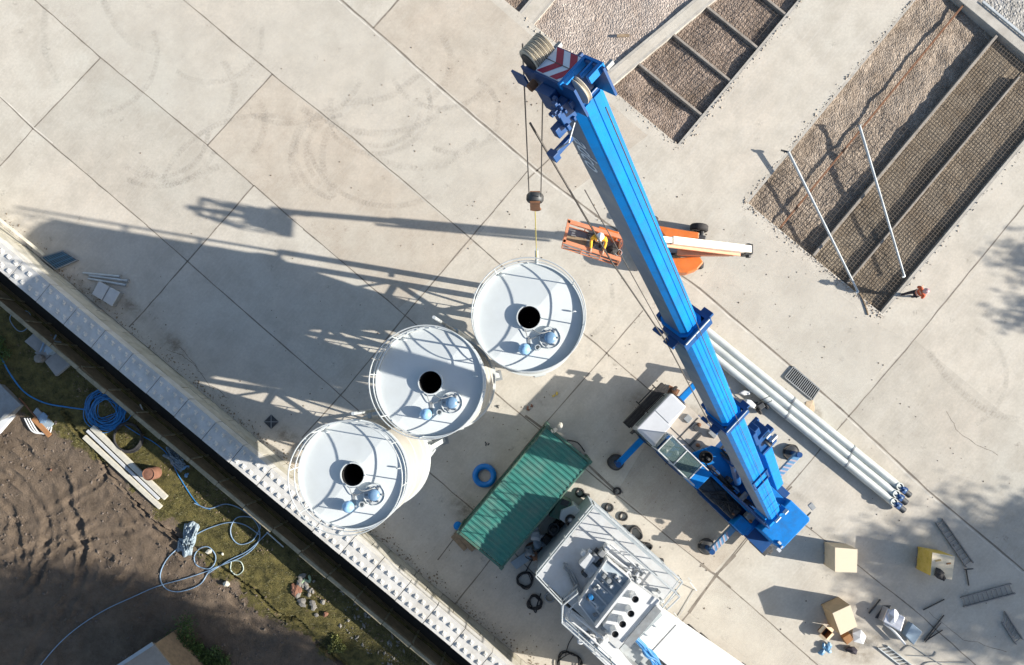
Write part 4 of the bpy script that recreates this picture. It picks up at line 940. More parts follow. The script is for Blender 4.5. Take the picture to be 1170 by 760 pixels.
# boom head: nose bends forward and down from the boom end
HO = P(653.5, 83, 25.45); HS = .86; pd2 = Vector((e1.x, e1.y, 0)).normalized(); dn = R(36)
f1 = pd2 * math.cos(dn) - ez * math.sin(dn); f2 = e2; f3 = f1.cross(f2); f3 = f3 if f3.z > 0 else -f3
def fx(mb, x0, x1, y0, y1, z0, z1): return mb.frame(HO, f1, f2, f3, x0 * HS, x1 * HS, y0 * HS, y1 * HS, z0 * HS, z1 * HS)
hx = XB[2][1] * LB
mb = MB(); bx(mb, hx - .02, hx + .05, -.215, .215, -.31, .28); bx(mb, hx + .051, hx + .12, -.18, .18, -.34, -.15)
head = part('boom_head', mb, BLUED, crane, bevel=.015)
mb = MB(); fx(mb, -.30, .53, -.225, -.19, -.42, .03); fx(mb, .53, .85, -.225, -.19, -.42, -.0); part('head_cheek', mb, BLUED, head); mb = MB(); fx(mb, -.42, .53, .19, .225, -.42, .03); fx(mb, .53, .85, .19, .225, -.42, -.0); part('head_cheek', mb, BLUED, head)
mb = MB(); fx(mb, -.02, .52, -.189, .189, -.40, -.02); part('head_core', mb, BLUED, head)
mb = MB(); fx(mb, -.36, -.30, .0, .24, -.05, .05); fx(mb, -.05, -.0, -.24, .24, -.04, .05); fx(mb, -.36, .0, .225, .26, -.06, .05); fx(mb, -.20, -.17, .0, .225, -.02, .04); part('head_frame', mb, BLUE, head)
mb = MB(); fx(mb, .0, .50, -.20, .20, .03, .05); plate = part('marking_plate', mb, MARKW, head)
mb = MB(); zc = .053
def chev(x0, wdt):
    for s2 in (-1, 1):
        n = 8; top = []; bot = []
        for i in range(n + 1):
            y = .2 * i / n; xa = x0 + y * .95; xb = xa - wdt
            top.append((min(max(xa, .002), .498), s2 * y)); bot.append((min(max(xb, .002), .498), s2 * y))
        for i in range(n):
            q = [top[i], top[i + 1], bot[i + 1], bot[i]]
            if abs(q[0][0] - q[3][0]) + abs(q[1][0] - q[2][0]) < 1e-4: continue
            vs = [HO + f1 * x * HS + f2 * y * HS + f3 * zc * HS for x, y in q]; mb.add(vs, [(0, 1, 2, 3) if s2 > 0 else (3, 2, 1, 0)])
for x0_ in (.30, .02):
    mb = MB(); chev(x0_, .145); part('red_chevron', mb, RED, plate)
mb = MB(); fx(mb, .002, .498, -.005, .005, .055, .057); part('plate_seam', mb, DARK, plate)
for k in range(6):
    y = -.12 + .048 * k; c = HO + f1 * .575 + f2 * y + f3 * .07
    part('head_sheave', MB().lathe([(.02, -.019), (.15, -.017), (.155, -.012), (.12, 0), (.155, .012), (.15, .017), (.02, .019)], c, 36, e2), NYLON, head, smooth=True)
part('sheave_core', MB().lathe([(.11, -.15), (.11, .15)], HO + f1 * .575 + f3 * .07, 20, e2), DARK, head)
gdir = f2.cross(e1)
part('guide_sheave', MB().lathe([(.02, -.03), (.175, -.03), (.18, -.022), (.145, 0), (.18, .022), (.175, .03), (.02, .03)], P(661, 102, 25.3), 36, e2), NYLON, head, smooth=True)
for nm_, bxs, m_ in (('side_fin', (.75, 1.05, -.30, -.27, -.3, -.08), BLUED), ('side_fin', (.92, 1.08, .20, .24, -.3, -.12), BLUED), ('head_lug', (.62, .68, .225, .34, -.1, -.04), GREY), ('head_lug', (.15, .2, .225, .32, -.08, -.03), BLUED), ('head_lug', (-.38, -.33, .26, .38, -.08, -.02), GREY), ('rope_guard', (.88, .91, -.19, .19, -.15, -.1), BLUED)):
    m2 = MB(); fx(m2, *bxs); part(nm_, m2, m_, head)
mb = MB(); rr = random.Random(11)
fx(mb, .15, .45, -.36, -.226, -.45, -.12); fx(mb, -.05, .10, -.45, -.226, -.5, -.2); fx(mb, .0, .12, -.58, -.4, -.6, -.45); fx(mb, -.10, -.02, -.78, -.45, -.70, -.62); fx(mb, -.14, .02, -.84, -.74, -.72, -.6)
for k in range(16):
    x, y, z = rr.uniform(-.2, .3), rr.uniform(-.52, -.24), rr.uniform(-.55, -.15); fx(mb, x, x + rr.uniform(.03, .11), y, y + rr.uniform(.03, .08), z, z + rr.uniform(.03, .1))
part('auxiliary_block', mb, BLUED, head, bevel=.008)
mb = MB(); mb.tube([HO + f1 * -.1 - f2 * .63 - f3 * .5, HO + f1 * -.25 - f2 * .52 - f3 * .42, HO + f1 * -.2 - f2 * .33 - f3 * .33], .010, 6)
part('cable_loop', mb, GREY, head)
part('guide_roller', MB().lathe([(.05, -.05), (.05, .05)], HO + f1 * .50 - f2 * .27 - f3 * .12, 14, e2), RUST, head); part('limit_switch', MB().box(P(650, 119, 24.6), (.10, .07, .07), .7), LGREY, head)
# lettering on the shaded flank
cu = bpy.data.curves.new('lettering', 'FONT'); cu.body = 'adco'; cu.size = .40; cu.shear = .35; cu.align_x = 'CENTER'; cu.align_y = 'CENTER'; cu.extrude = .002
tob = bpy.data.objects.new('lettering_tmp', cu); COL.objects.link(tob); bpy.context.view_layer.update()
dg = bpy.context.evaluated_depsgraph_get(); me = bpy.data.meshes.new_from_object(tob.evaluated_get(dg)); bpy.data.objects.remove(tob)
LX, LY, LZ = -e1, e3, -e2                       # reads from the tip down, tops towards the boom's back
mb = MB(); cpos = Rt + e1 * (.946 * LB) - e2 * (.445 / 2 + .004) + e3 * .02
mb.add([cpos + LX * (v.co.x * .80) + LY * (v.co.y * 1.15) + LZ * v.co.z for v in me.vertices], [tuple(p.vertices) for p in me.polygons])
part('boom_lettering', mb, INK, secs[2])
# power cable strung on the left of the boom
mb = MB(); q0 = Rt + e1 * (hx + .05) - e2 * .62 - e3 * .1; q1 = Rt + e1 * (XB[1][1] * LB - .1) - e2 * .50 + e3 * .1; q2 = Rt + e1 * (XB[0][1] * LB - .1) - e2 * .52 + e3 * .1
mb.tube([q0, q0.lerp(q1, .5) - Vector((.05, 0, .1)), q1], .014, 6); mb.tube([q1, q2], .014, 6); mb.tube([q1 - e2 * .0 + e1 * 5, q1 + e2 * .05], .008, 5)
part('boom_cable', mb, ROPE, crane)
# hoist ropes, hook block, sling to the silo rim
hk = P(611, 232, 17.6)
r1 = P(604.5, 222, 17.9); r2 = P(618, 225, 17.9); 
top1 = Vector((r1.x, r1.y, 24.55)); top2 = Vector((r2.x, r2.y, 23.9))
part('hoist_rope', MB().tube([top1, r1], .011, 6), ROPE, crane); part('hoist_rope', MB().tube([top2, r2], .011, 6), ROPE, crane)
part('rope_on_boom', MB().tube([Rt + e1 * .6 + e3 * .56, Rt + e1 * (hx + .0) + e3 * .53], .009, 6), ROPE, crane)
hb = part('hook_block', MB().lathe([(.03, -.09), (.16, -.09), (.19, -.05), (.19, .05), (.16, .09), (.03, .09)], Vector(((r1.x + r2.x) / 2, (r1.y + r2.y) / 2, 17.7)), 28, Vector((0.05, 1, 0))), DARK, crane, smooth=True)
hc = Vector(((r1.x + r2.x) / 2, (r1.y + r2.y) / 2, 17.35)); part('hook_cheek', MB().box(hc + Vector((0, .11, .1)), (.22, .03, .7)).box(hc + Vector((0, -.11, .1)), (.22, .03, .7)).box(hc + Vector((0, 0, -.22)), (.14, .14, .3)), RUST, hb)
hkc = hc + Vector((0, 0, -.62)); part('hook', MB().tube([hkc + Vector((0, 0, .3))] + [hkc + Vector((.12 * math.sin(a), 0, .12 * math.cos(a))) for a in [x * .35 for x in range(0, 13)]], .035, 8, r2=.015), RUST, hb, smooth=True)
slp = Vector((S1.x + .25, S1.y + 1.80, 10.2)); tmb = MB()
tag(part('lifting_sling', MB().tube([hkc + Vector((0, 0, -.12)), slp], .012, 6), mat('yellow_sling', (.45, .38, .08), .8), None), 'thin lifting sling hanging from the crane hook down to the silo rim', 'sling')

# ---------------------------------------------------------------- BOOM LIFT (access platform) with worker in the basket
bl = thing('boom_lift', 'orange boom lift with cream boom, its basket held out past the crane boom', 'boom lift', P(790, 290, 0))
bd = (P(829.5, 301, 0) - P(668.5, 313, 0)).normalized(); bdx = Vector((.985, -.12, 0)).normalized(); bdy = Vector((-bdx.y, bdx.x, 0))
bc = P(765, 280, 0)
def lb_(mb, x0, x1, y0, y1, z0, z1): return mb.frame(bc, bdx, bdy, ez, x0, x1, y0, y1, z0, z1)
mb = MB(); lb_(mb, -1.3, 1.5, -.45, .45, .42, .85); lb_(mb, 1.25, 1.45, -.8, .8, .36, .5); lb_(mb, -1.25, -1.05, -.8, .8, .36, .5); part('chassis', mb, DARK, bl, bevel=.06)
for x, y, sg in ((-1.15, .95, 1), (-1.15, -.95, -1), (1.2, .86, 1), (1.2, -.86, -1)):
    c = bc + bdx * x + bdy * y + ez * .42; ww = part('wheel', MB().lathe([(.2, -.15), (.37, -.15), (.42, -.1), (.42, .1), (.37, .15), (.2, .15)], c, 26, bdy * sg, cap=False), BLACK, bl, smooth=True); part('rim', MB().lathe([(.2, -.1), (.2, .1), (0, .1)], c, 18, bdy * sg, cap=False), WHITE, ww)
def Q(u, v, z): return P(u, v, z)
mb = MB(); mb.prism([Q(u, v, 1.7) for u, v in ((762, 295), (800, 293), (804, 300), (797, 308), (786, 312), (772, 311), (764, 305))], .9, 1.7); part('engine_cover', mb, ORANGE, bl, bevel=.06)
mb = MB(); mb.prism([Q(u, v, 1.6) for u, v in ((750, 257), (785, 263), (799, 265), (799, 272), (760, 270))], .9, 1.55); part('counterweight_cover', mb, ORANGE, bl, bevel=.05)
mb = MB(); mb.prism([Q(u, v, 1.4) for u, v in ((752, 275), (800, 278), (803, 292), (752, 291))], .85, 1.4); part('turntable', mb, DARK, bl, bevel=.03)
mb = MB(); mb.prism([Q(u, v, 1.55) for u, v in ((752, 281), (780, 282), (779, 289), (752, 289))], 1.42, 1.55); part('grey_cover', mb, GREY, bl, bevel=.02)
elb = P(852, 285, 3.5); bas = P(685, 277, 7.2); hip = P(775, 289, 1.6)
far = P(833, 289, 2.9)
part('riser_boom', MB().beam(hip, far, .26, .3), ORANGEP, bl, bevel=.02)
part('riser_link', MB().beam(hip + Vector((0, .15, .3)), elb + Vector((-.4, -.15, -.45)), .1, .16), ORANGE, bl)
part('riser_cylinder', MB().tube([hip + Vector((.3, .12, -.1)), far + Vector((-.7, .12, .1))], .06, 10), GALV, bl)
bend = P(708, 268, 6.6)
bm1 = part('main_boom', MB().beam(elb + Vector((.15, 0, -.05)), elb.lerp(bend, .62), .30, .34), CREAM, bl, bevel=.02); part('boom_extension', MB().beam(elb.lerp(bend, .6), bend, .22, .24), CREAM, bl, bevel=.01)
part('cable_carrier', MB().beam(elb.lerp(bend, .05) + Vector((0, -.25, -.05)), elb.lerp(bend, .7) + Vector((0, -.22, -.05)), .10, .10), ORANGEP, bl)
part('elbow', MB().box(elb + Vector((.12, 0, -.25)), (.35, .42, .7)).tube([elb + Vector((.2, -.3, -.3)), elb + Vector((.2, .3, -.3))], .12, 12), DARK, bl, bevel=.03)
part('basket_bracket', MB().beam(bend, P(700, 274, 6.9), .18, .18).beam(bend + Vector((0, 0, -.3)), bend + Vector((0, 0, .5)), .2, .2), ORANGE, bl)
bk = [P(u, v, 7.7) for u, v in ((649, 251), (712, 270), (709, 298), (643, 277))]; fl = [Vector((p.x, p.y, 0)) for p in bk]
mb = MB(); mb.prism(fl, 6.6, 6.66); bsk = part('basket_floor', mb, GREY, bl)
mb = MB(); 
for zz in (6.68, 7.15, 7.7):
    mb.tube([p + ez * zz for p in fl], .035 if zz > 7.5 else .022, 6, closed=True)
for i in range(4):
    for k in range(3):
        p = fl[i].lerp(fl[(i + 1) % 4], k / 3); mb.tube([p + ez * 6.66, p + ez * 7.7], .022, 6)
part('basket_rail', mb, ORANGEP, bl)
mb = MB()
for i, (a, b) in enumerate(((0, 1), (2, 3))):
    p, q = fl[a], fl[b]; n_ = Vector((0, .05 if i == 0 else -.05, 0))
    mb.prism([p, q, q - n_ * 2.4, p - n_ * 2.4], 7.66, 7.73)
mb.prism([fl[3], fl[0], fl[0] + Vector((.1, 0, 0)), fl[3] + Vector((.1, 0, 0))], 7.66, 7.73); part('basket_padding', mb, ORANGEP, bl)
cbx = (fl[0] + fl[1]) / 2 + Vector((.45, -.16, 0)); part('control_box', MB().box(cbx + ez * 7.55, (.75, .24, .32), -.29), ORANGE, bl, bevel=.02)
part('toe_board', MB().prism([fl[1], fl[2], fl[2] - Vector((.05, 0, 0)), fl[1] - Vector((.05, 0, 0))], 6.66, 6.9), RUST, bl)
mb = MB(); rr = random.Random(3)
bcn = sum(fl, Vector()) / 4
tag(part('tool_bag', MB().rock(bcn + Vector((.75, -.25, 6.85)), .24, 1.2, 1, .7, 3), BLACK), 'dark bag on the floor of the orange basket, behind the worker', 'bag')
tag(part('cable_drum', MB().lathe([(.20, 0), (.2, .04), (.1, .05), (.1, .16), (.2, .17), (.2, .2)], bcn + Vector((.05, .38, 6.67)), 20), DARK), 'black reel beside the worker in the orange basket', 'reel')
tag(part('bucket', MB().lathe([(.1, 0), (.13, .26), (.115, .26), (.09, .02), (0, .02)], bcn + Vector((1.0, -.32, 6.67)), 16, cap=False), WHITE), 'small white bucket in the corner of the orange basket', 'bucket')
tag(part('timber_board', MB().beam(bcn + Vector((-1.0, .25, 6.72)), bcn + Vector((-.2, .08, 6.72)), .3, .05), WOOD), 'brown board lying in the empty end of the orange basket', 'board')

# ---------------------------------------------------------------- PEOPLE
def skin_body(name, joints, edges, radii, m, parent, sub=2):
    me = bpy.data.meshes.new(name); me.from_pydata(joints, edges, []); o = bpy.data.objects.new(name + '_tmp', me); COL.objects.link(o)
    o.modifiers.new('skin', 'SKIN'); sv = me.skin_vertices[0].data
    for i, r in enumerate(radii): sv[i].radius = (r, r) if not isinstance(r, tuple) else r
    sv[0].use_root = True
    sb = o.modifiers.new('sub', 'SUBSURF'); sb.levels = sub; sb.render_levels = sub
    bpy.context.view_layer.update(); dg = bpy.context.evaluated_depsgraph_get(); me2 = bpy.data.meshes.new_from_object(o.evaluated_get(dg)); bpy.data.objects.remove(o)
    me2.name = name; me2.materials.clear(); me2.materials.append(m); me2.shade_smooth()
    r = bpy.data.objects.new(name, me2); COL.objects.link(r)
    if parent: r.parent = parent
    return r
def person(loc, rz, label, jm, tm, hm, stride=.0, armf=.3, s=1.0, sleeves=None):
    t = thing('person', label, 'person', (0, 0, 0))
    J_ = dict(pel=(0, 0, .98), wai=(0, 0, 1.12), che=(0, .01, 1.34), nck=(0, .01, 1.50), hd0=(0, .02, 1.58), hd1=(0, .03, 1.70))
    for sg, k in ((-1, 'l'), (1, 'r')):
        st = stride * sg
        J_.update({'hip' + k: (.10 * sg, 0, .92), 'kne' + k: (.12 * sg, st * .5 + .03, .50), 'ank' + k: (.13 * sg, st - .02, .09), 'toe' + k: (.14 * sg, st + .16, .045),
                   'sho' + k: (.19 * sg, 0, 1.44), 'elb' + k: (.27 * sg, armf * .2 - .02, 1.16), 'wri' + k: (.23 * sg, armf * .9, 1.02 + armf * .2), 'pal' + k: (.225 * sg, armf * .9 + .07, 1.01 + armf * .22)})
    def chainset(names, E, rad):
        idx = {n_: i for i, n_ in enumerate(names)}
        return [J_[n_] for n_ in names], [(idx[a], idx[b]) for a, b in E], [rad[n_] for n_ in names]
    rad = dict(pel=(.13, .10), wai=(.125, .095), che=(.15, .105), nck=.055, hd0=.085, hd1=.09)
    for k in 'lr': rad.update({'hip' + k: .085, 'kne' + k: .06, 'ank' + k: .042, 'toe' + k: .04, 'sho' + k: .062, 'elb' + k: .045, 'wri' + k: .03, 'pal' + k: (.042, .02)})
    names = list(J_.keys()); E = [('pel', 'wai'), ('wai', 'che'), ('che', 'nck'), ('nck', 'hd0'), ('hd0', 'hd1')]
    for k in 'lr': E += [('pel', 'hip' + k), ('hip' + k, 'kne' + k), ('kne' + k, 'ank' + k), ('ank' + k, 'toe' + k), ('che', 'sho' + k), ('sho' + k, 'elb' + k), ('elb' + k, 'wri' + k), ('wri' + k, 'pal' + k)]
    fing = []
    for k, sg in (('l', -1), ('r', 1)):
        b0 = Vector(J_['pal' + k])
        for fi in range(4):
            n0, n1, n2 = f'f{k}{fi}a', f'f{k}{fi}b', f'f{k}{fi}c'; off = (-.026 + .0175 * fi)
            ln = (.8, 1, .93, .72)[fi]
            J_[n0] = tuple(b0 + Vector((off, .035, 0))); J_[n1] = tuple(b0 + Vector((off * 1.1, .035 + .035 * ln, -.012))); J_[n2] = tuple(b0 + Vector((off * 1.1, .035 + .055 * ln, -.04)))
            for q in (n0, n1, n2): rad[q] = .0085
            E += [('pal' + k, n0), (n0, n1), (n1, n2)]
        n0, n1 = f't{k}a', f't{k}b'; J_[n0] = tuple(b0 + Vector((-.04 * sg, .0, -.01))); J_[n1] = tuple(b0 + Vector((-.05 * sg, .04, -.02))); rad[n0] = .011; rad[n1] = .009; E += [('pal' + k, n0), (n0, n1)]
    names = list(J_.keys()); a, b, c = chainset(names, E, rad)
    skin_body('body', a, b, c, SKIN, t)
    def grow(sel, extra=.014):
        r_ = {n_: (tuple(x + extra for x in rad[n_]) if isinstance(rad[n_], tuple) else rad[n_] + extra) for n_ in sel}; return chainset(sel, [e for e in E if e[0] in sel and e[1] in sel], r_)
    skin_body('jacket', *grow(['che', 'wai', 'pel', 'nck', 'shol', 'elbl', 'shor', 'elbr'], .022), jm, t)
    for k in 'lr': skin_body('sleeve', *grow(['elb' + k, 'wri' + k], .016), sleeves or jm, t)
    skin_body('trousers', *grow(['pel', 'hipl', 'knel', 'ankl', 'hipr', 'kner', 'ankr'], .016), tm, t)
    for k in 'lr': skin_body('boot', *grow(['ank' + k, 'toe' + k], .014), BLACK, t)
    mb = MB(); mb.lathe([(.132, -.035), (.138, -.02), (.118, 0), (.115, .04), (.095, .09), (.05, .12), (0, .13)], (0, .02, 1.725), 24, cap=False)
    for i in range(9):
        pass
    mb.frame(Vector((0, .02, 1.71)), Vector((1, 0, 0)), Vector((0, 1, 0)), ez, -.08, .08, .1, .175, -.012, 0); mb.frame(Vector((0, .02, 1.73)), Vector((1, 0, 0)), Vector((0, 1, 0)), ez, -.012, .012, -.09, .09, .085, .128)
    part('helmet', mb, hm, t, smooth=True)
    f = MB(); f.rock((0, .118, 1.64), .018, 1, 1, 1.4, 1); part('nose', f, SKIN, t, smooth=True)
    for sg in (-1, 1): part('eye', MB().rock((.03 * sg, .108, 1.665), .011, 1, 1, 1, 1), DARK, t); part('ear', MB().rock((.088 * sg, .02, 1.64), .025, .5, .8, 1.3, 2), SKIN, t, smooth=True)
    part('mouth', MB().box((0, .112, 1.60), (.045, .01, .01)), RED, t)
    # reflective bands
    mb = MB(); mb.lathe([(.17, -.025), (.172, 0), (.17, .025)], (0, 0, 0), 20, cap=False); mb.v = [Vector((v.x, v.y * .78, v.z + 1.2)) for v in mb.v]; part('reflective_band', mb, FOIL, t, smooth=True)
    t.location = loc; t.rotation_euler = (0, 0, rz); t.scale = (s, s, s)
    return t
pl = P(1057, 335, 1.2)
person(Vector((pl.x - .25, pl.y + .02, 0)), R(-70), 'person in orange jacket, dark trousers and pale helmet standing beside the big pit', HIVIS, NAVY, mat('pinkish_helmet', (.55, .36, .36), .4), .22, .25, sleeves=NAVY)
pb = P(685, 272, 8.0)
person(Vector((pb.x, pb.y, 6.665)), R(170), 'person in yellow hi-vis jacket and white helmet working in the orange basket', HIVY, NAVY, mat('white_helmet', (.75, .76, .78), .35), .06, .42)

# ---------------------------------------------------------------- TREATMENT PLANT (two handrailed modules)
def qp(mb, pts, z0, z1): return mb.prism([Vector((p.x, p.y, 0)) for p in quadz(pts, z1)], z0, z1)
PZ = 3.85
plant = thing('treatment_plant', 'white steel treatment plant with handrails round its deck and four dark topped vent pipes', 'plant', P(700, 660, 0))
A1, B1_, C1, D1 = (678, 581), (776, 667), (712, 727), (614, 657)
mb = MB(); qp(mb, [A1, B1_, (706, 742), D1], 0.25, PZ - .06); body = part('tank_body', mb, mat('tank_blue_grey', (.34, .40, .45), .5, .1, .1, 2), plant, bevel=.02)
mb = MB(); qp(mb, [A1, B1_, (706, 742), D1], PZ - .05, PZ); deck = part('deck', mb, mat('deck_white', (.52, .54, .55), .55, 0, .06, 3, .2, 60, (.45, .43, .4), 1.2, .6), plant)
mb = MB(); pts = quadz([A1, B1_, (706, 742), D1], PZ)
for i in range(4):
    for k in range(4):
        p = pts[i].lerp(pts[(i + 1) % 4], k / 4); c = sum(pts, Vector()) / 4; p = p + (c - p) * .03
        mb.box((p.x, p.y, .13), (.2, .2, .26))
part('support_foot', mb, DARK, plant)
def railing(name, pts, z0, h_, parent, closed=False, r=.024, posts=1.0, mids=(.5,), kick=True):
    mb = MB(); ps = [Vector((p.x, p.y, 0)) for p in pts]
    seg = list(zip(ps, ps[1:] + ([ps[0]] if closed else [])))[:len(ps) if closed else len(ps) - 1]
    for a, b in seg:
        n = max(1, int(round((b - a).length / posts)))
        for i in range(n + 1):
            p = a.lerp(b, i / n); mb.tube([p + ez * z0, p + ez * (z0 + h_)], r, 6)
        mb.tube([a + ez * (z0 + h_), b + ez * (z0 + h_)], r * 1.25, 6)
        for q in mids: mb.tube([a + ez * (z0 + h_ * q), b + ez * (z0 + h_ * q)], r, 6)
        if kick: mb.beam(a + ez * (z0 + .08), b + ez * (z0 + .08), .012, .15)
    return part(name, mb, GALV, parent)
RZ = PZ + 1.0
railing('handrail', quadz([(642, 691), (612, 659), (679, 577), (780, 665), (757, 695)], RZ), PZ, 1.0, plant, kick=False)
# lower-left wing: deck and rail
mb = MB(); qp(mb, [(643, 690), (690, 722), (722, 760), (700, 768), (642, 713)], .25, PZ - .15); qp(mb, [(690, 722), (722, 760), (760, 800), (735, 810), (700, 768)], .25, PZ - .152)
part('wing_body', mb, GREY, plant); mb = MB(); qp(mb, [(643, 690), (690, 722), (722, 760), (700, 768), (642, 713)], PZ - .14, PZ - .08); qp(mb, [(690, 722), (722, 760), (760, 800), (735, 810), (700, 768)], PZ - .145, PZ - .082); part('wing_deck', mb, WHITE, plant)
railing('handrail', quadz([(660, 678), (643, 692), (642, 712), (700, 764), (740, 800)], RZ), PZ - .1, 1.1, plant)
# raised inner walkway rail on the upper right
railing('handrail', quadz([(702, 618), (777, 682), (762, 697)], RZ), PZ, 1.0, plant, mids=(.5,), kick=False)
# trough with blue bottom and pumps
T_ = [(694, 640), (719, 661), (679, 712), (662, 690)]
mb = MB(); qp(mb, T_, PZ + .004, PZ + .70); tr = part('trough_floor', mb, mat('trough_blue_grey', (.40, .47, .52), .65, 0, .15, 3, 0, 40, (.25, .27, .28), 2, .6), plant)
tw = quadz(T_, PZ + .8); mb = MB()
for i in range(4):
    a, b = tw[i], tw[(i + 1) % 4]; th = .09 if i == 1 else .035
    d = (b - a).normalized(); nn = Vector((-d.y, d.x, 0)) * th; mb.prism([a, b, b + nn, a + nn], PZ + .004, PZ + (1.25 if i == 1 else .8))
part('trough_wall', mb, WHITE, plant)
for u, v, r_, h_, m_ in ((674.5, 681, .11, .3, HOSEB), (684, 670, .05, .3, LGREY), (690, 675, .05, .3, LGREY), (698, 668, .10, .35, LGREY), (695, 662, .13, .3, GREY), (707, 661, .08, .4, WHITE), (688, 664, .04, .25, GREY)):
    part('pump', MB().lathe([(r_, 0), (r_, h_ * .7), (r_ * .7, h_)], P(u, v, PZ + .70), 16), m_, tr, smooth=True)
mb = MB(); 
for (u0, v0, u1, v1) in ((682, 668, 694, 678), (688, 662, 700, 672), (672, 684, 682, 692)): mb.tube([P(u0, v0, PZ + .85), P(u1, v1, PZ + .85)], .035, 8)
part('pipework', mb, LGREY, tr)
for t0_ in (.2, .42, .62, .82):
    a_ = P(694, 640, PZ + .78).lerp(P(662, 690, PZ + .78), t0_); b_ = P(719, 661, PZ + .78).lerp(P(679, 712, PZ + .78), t0_); part('cross_bar', MB().beam(a_, b_, .06, .05), LGREY, tr)
rr = random.Random(77)
for k in range(14):
    q1_, q2_ = rr.uniform(.08, .92), rr.uniform(.15, .85); p_ = P(694, 640, PZ + .8).lerp(P(662, 690, PZ + .8), q1_).lerp(P(719, 661, PZ + .8).lerp(P(679, 712, PZ + .8), q1_), q2_)
    hh = rr.uniform(.08, .3); part('valve', MB().box((p_.x, p_.y, PZ + .71 + hh / 2), (rr.uniform(.06, .2), rr.uniform(.05, .14), hh), .85), rr.choice((GREY, LGREY, WHITE, DARK)), tr, bevel=.008)
# housing with four vents
Hs = [(719, 664), (755, 687), (711, 735), (689, 716)]
mb = MB(); qp(mb, Hs, PZ + .003, PZ + .75); hs = part('vent_housing', mb, WHITE, plant, bevel=.02)
for u, v in ((726, 685), (721, 701.5), (711.5, 713.5), (703, 725)):
    p = P(u, v, PZ + 1.4); vp = part('vent_pipe', MB().lathe([(.16, PZ + .74), (.16, PZ + 1.4), (.14, PZ + 1.4), (.14, PZ + 1.0)], Vector((p.x, p.y, 0)), 24, cap=False), WHITE, hs, smooth=True)
    part('vent_bore', MB().lathe([(.14, PZ + 1.33), (0.005, PZ + 1.32)], Vector((p.x, p.y, 0)), 24, cap=False), PIT, vp)
mb = MB(); mb.beam(P(752, 695, PZ + .8), P(716, 737, PZ + .8), .32, .08); part('walkway_plate', mb, GREY, plant)
# machinery between
for u, v, sx, sy, h_, m_ in ((671, 642, .62, .36, .55, LGREY), (680, 638, .3, .3, .5, GREY), (688, 633, .28, .25, .55, GREY), (675, 652, .55, .4, .3, LGREY), (694, 627, .22, .22, .6, LGREY), (686, 645, .2, .3, .35, DARK), (668, 657, .15, .25, .4, DARK)):
    p = P(u, v, PZ + h_); part('gearbox', MB().box((p.x, p.y, PZ + h_ / 2 + .01), (sx, sy, h_), .85), m_, deck, bevel=.03)
mb = MB(); rr = random.Random(8)
for k in range(12): mb.tube(smoothpath([P(lerp(646, 672, j / 4) + rr.uniform(-2, 2), lerp(645, 690, j / 4) + rr.uniform(-4, 4) + (0 if j < 2 else 2), PZ + rr.uniform(.03, .25)) for j in range(5)], 5), rr.uniform(.02, .04), 6)
part('hose_bundle', mb, GREY, deck)
mb = MB()
for k in range(14):
    p = P(700 + rr.uniform(-6, 10), 650 + rr.uniform(-7, 6), PZ + .2); mb.box(p, (rr.uniform(.06, .2), rr.uniform(.06, .16), rr.uniform(.1, .4)), rr.random() * 3)
part('valve_cluster', mb, mat('brown_grey_fittings', (.25, .21, .18), .6, .2, .3, 9), deck)
mb = MB(); 
for k in range(10):
    p = P(722 + rr.uniform(-6, 8), 655 + rr.uniform(-8, 8), PZ + .1); mb.box(p, (rr.uniform(.06, .18), rr.uniform(.06, .16), rr.uniform(.1, .3)), rr.random() * 3)
part('fittings', mb, LGREY, deck)
def clump(name, n, u0, u1, v0, v1, zb, m_, smin, smax, hmax, seed, par):
    rr = random.Random(seed)
    for k in range(n):
        u, v = rr.uniform(u0, u1), rr.uniform(v0, v1); h_ = rr.uniform(.1, hmax); mb = MB(); p = P(u, v, zb + h_)
        if rr.random() < .5: mb.box((p.x, p.y, zb + h_ / 2), (rr.uniform(smin, smax), rr.uniform(smin, smax) * .7, h_), .85 + rr.choice((0, 0, .4)))
        else: mb.lathe([(rr.uniform(smin, smax) * .45, 0), (smax * .4, h_ * .8), (smax * .25, h_)], Vector((p.x, p.y, zb)), 14)
        part(name, mb, rr.choice(m_), par, smooth=False)
clump('fitting', 14, 666, 690, 630, 646, PZ, (LGREY, GREY, WHITE, DARK), .12, .32, .5, 71, deck)
clump('fitting', 10, 714, 736, 654, 672, PZ, (WHITE, LGREY, GREY), .10, .26, .3, 72, deck)
clump('fitting', 12, 660, 700, 716, 738, PZ - .08, (LGREY, WHITE, GREY), .12, .35, .35, 73, deck)
clump('fitting', 10, 742, 758, 676, 696, PZ, (LGREY, GREY, WHITE), .10, .22, .3, 74, deck)
for i, pts in enumerate([[(690, 628), (712, 646), (722, 652)], [(697, 622), (735, 654)], [(700, 640), (716, 652), (728, 668), (748, 684)], [(652, 700), (668, 712), (690, 730)], [(650, 708), (672, 726), (700, 752)], [(660, 668), (650, 680), (646, 690)], [(665, 684), (650, 698), (652, 710)]]):
    part('deck_pipe', MB().tube(smoothpath([P(u, v, PZ + .15 + .03 * i) for u, v in pts], 6), (.05, .035, .04, .06, .04, .05, .04)[i], 8), (LGREY, WHITE, GREY, WHITE, LGREY, GREY, LGREY)[i], deck, smooth=True)
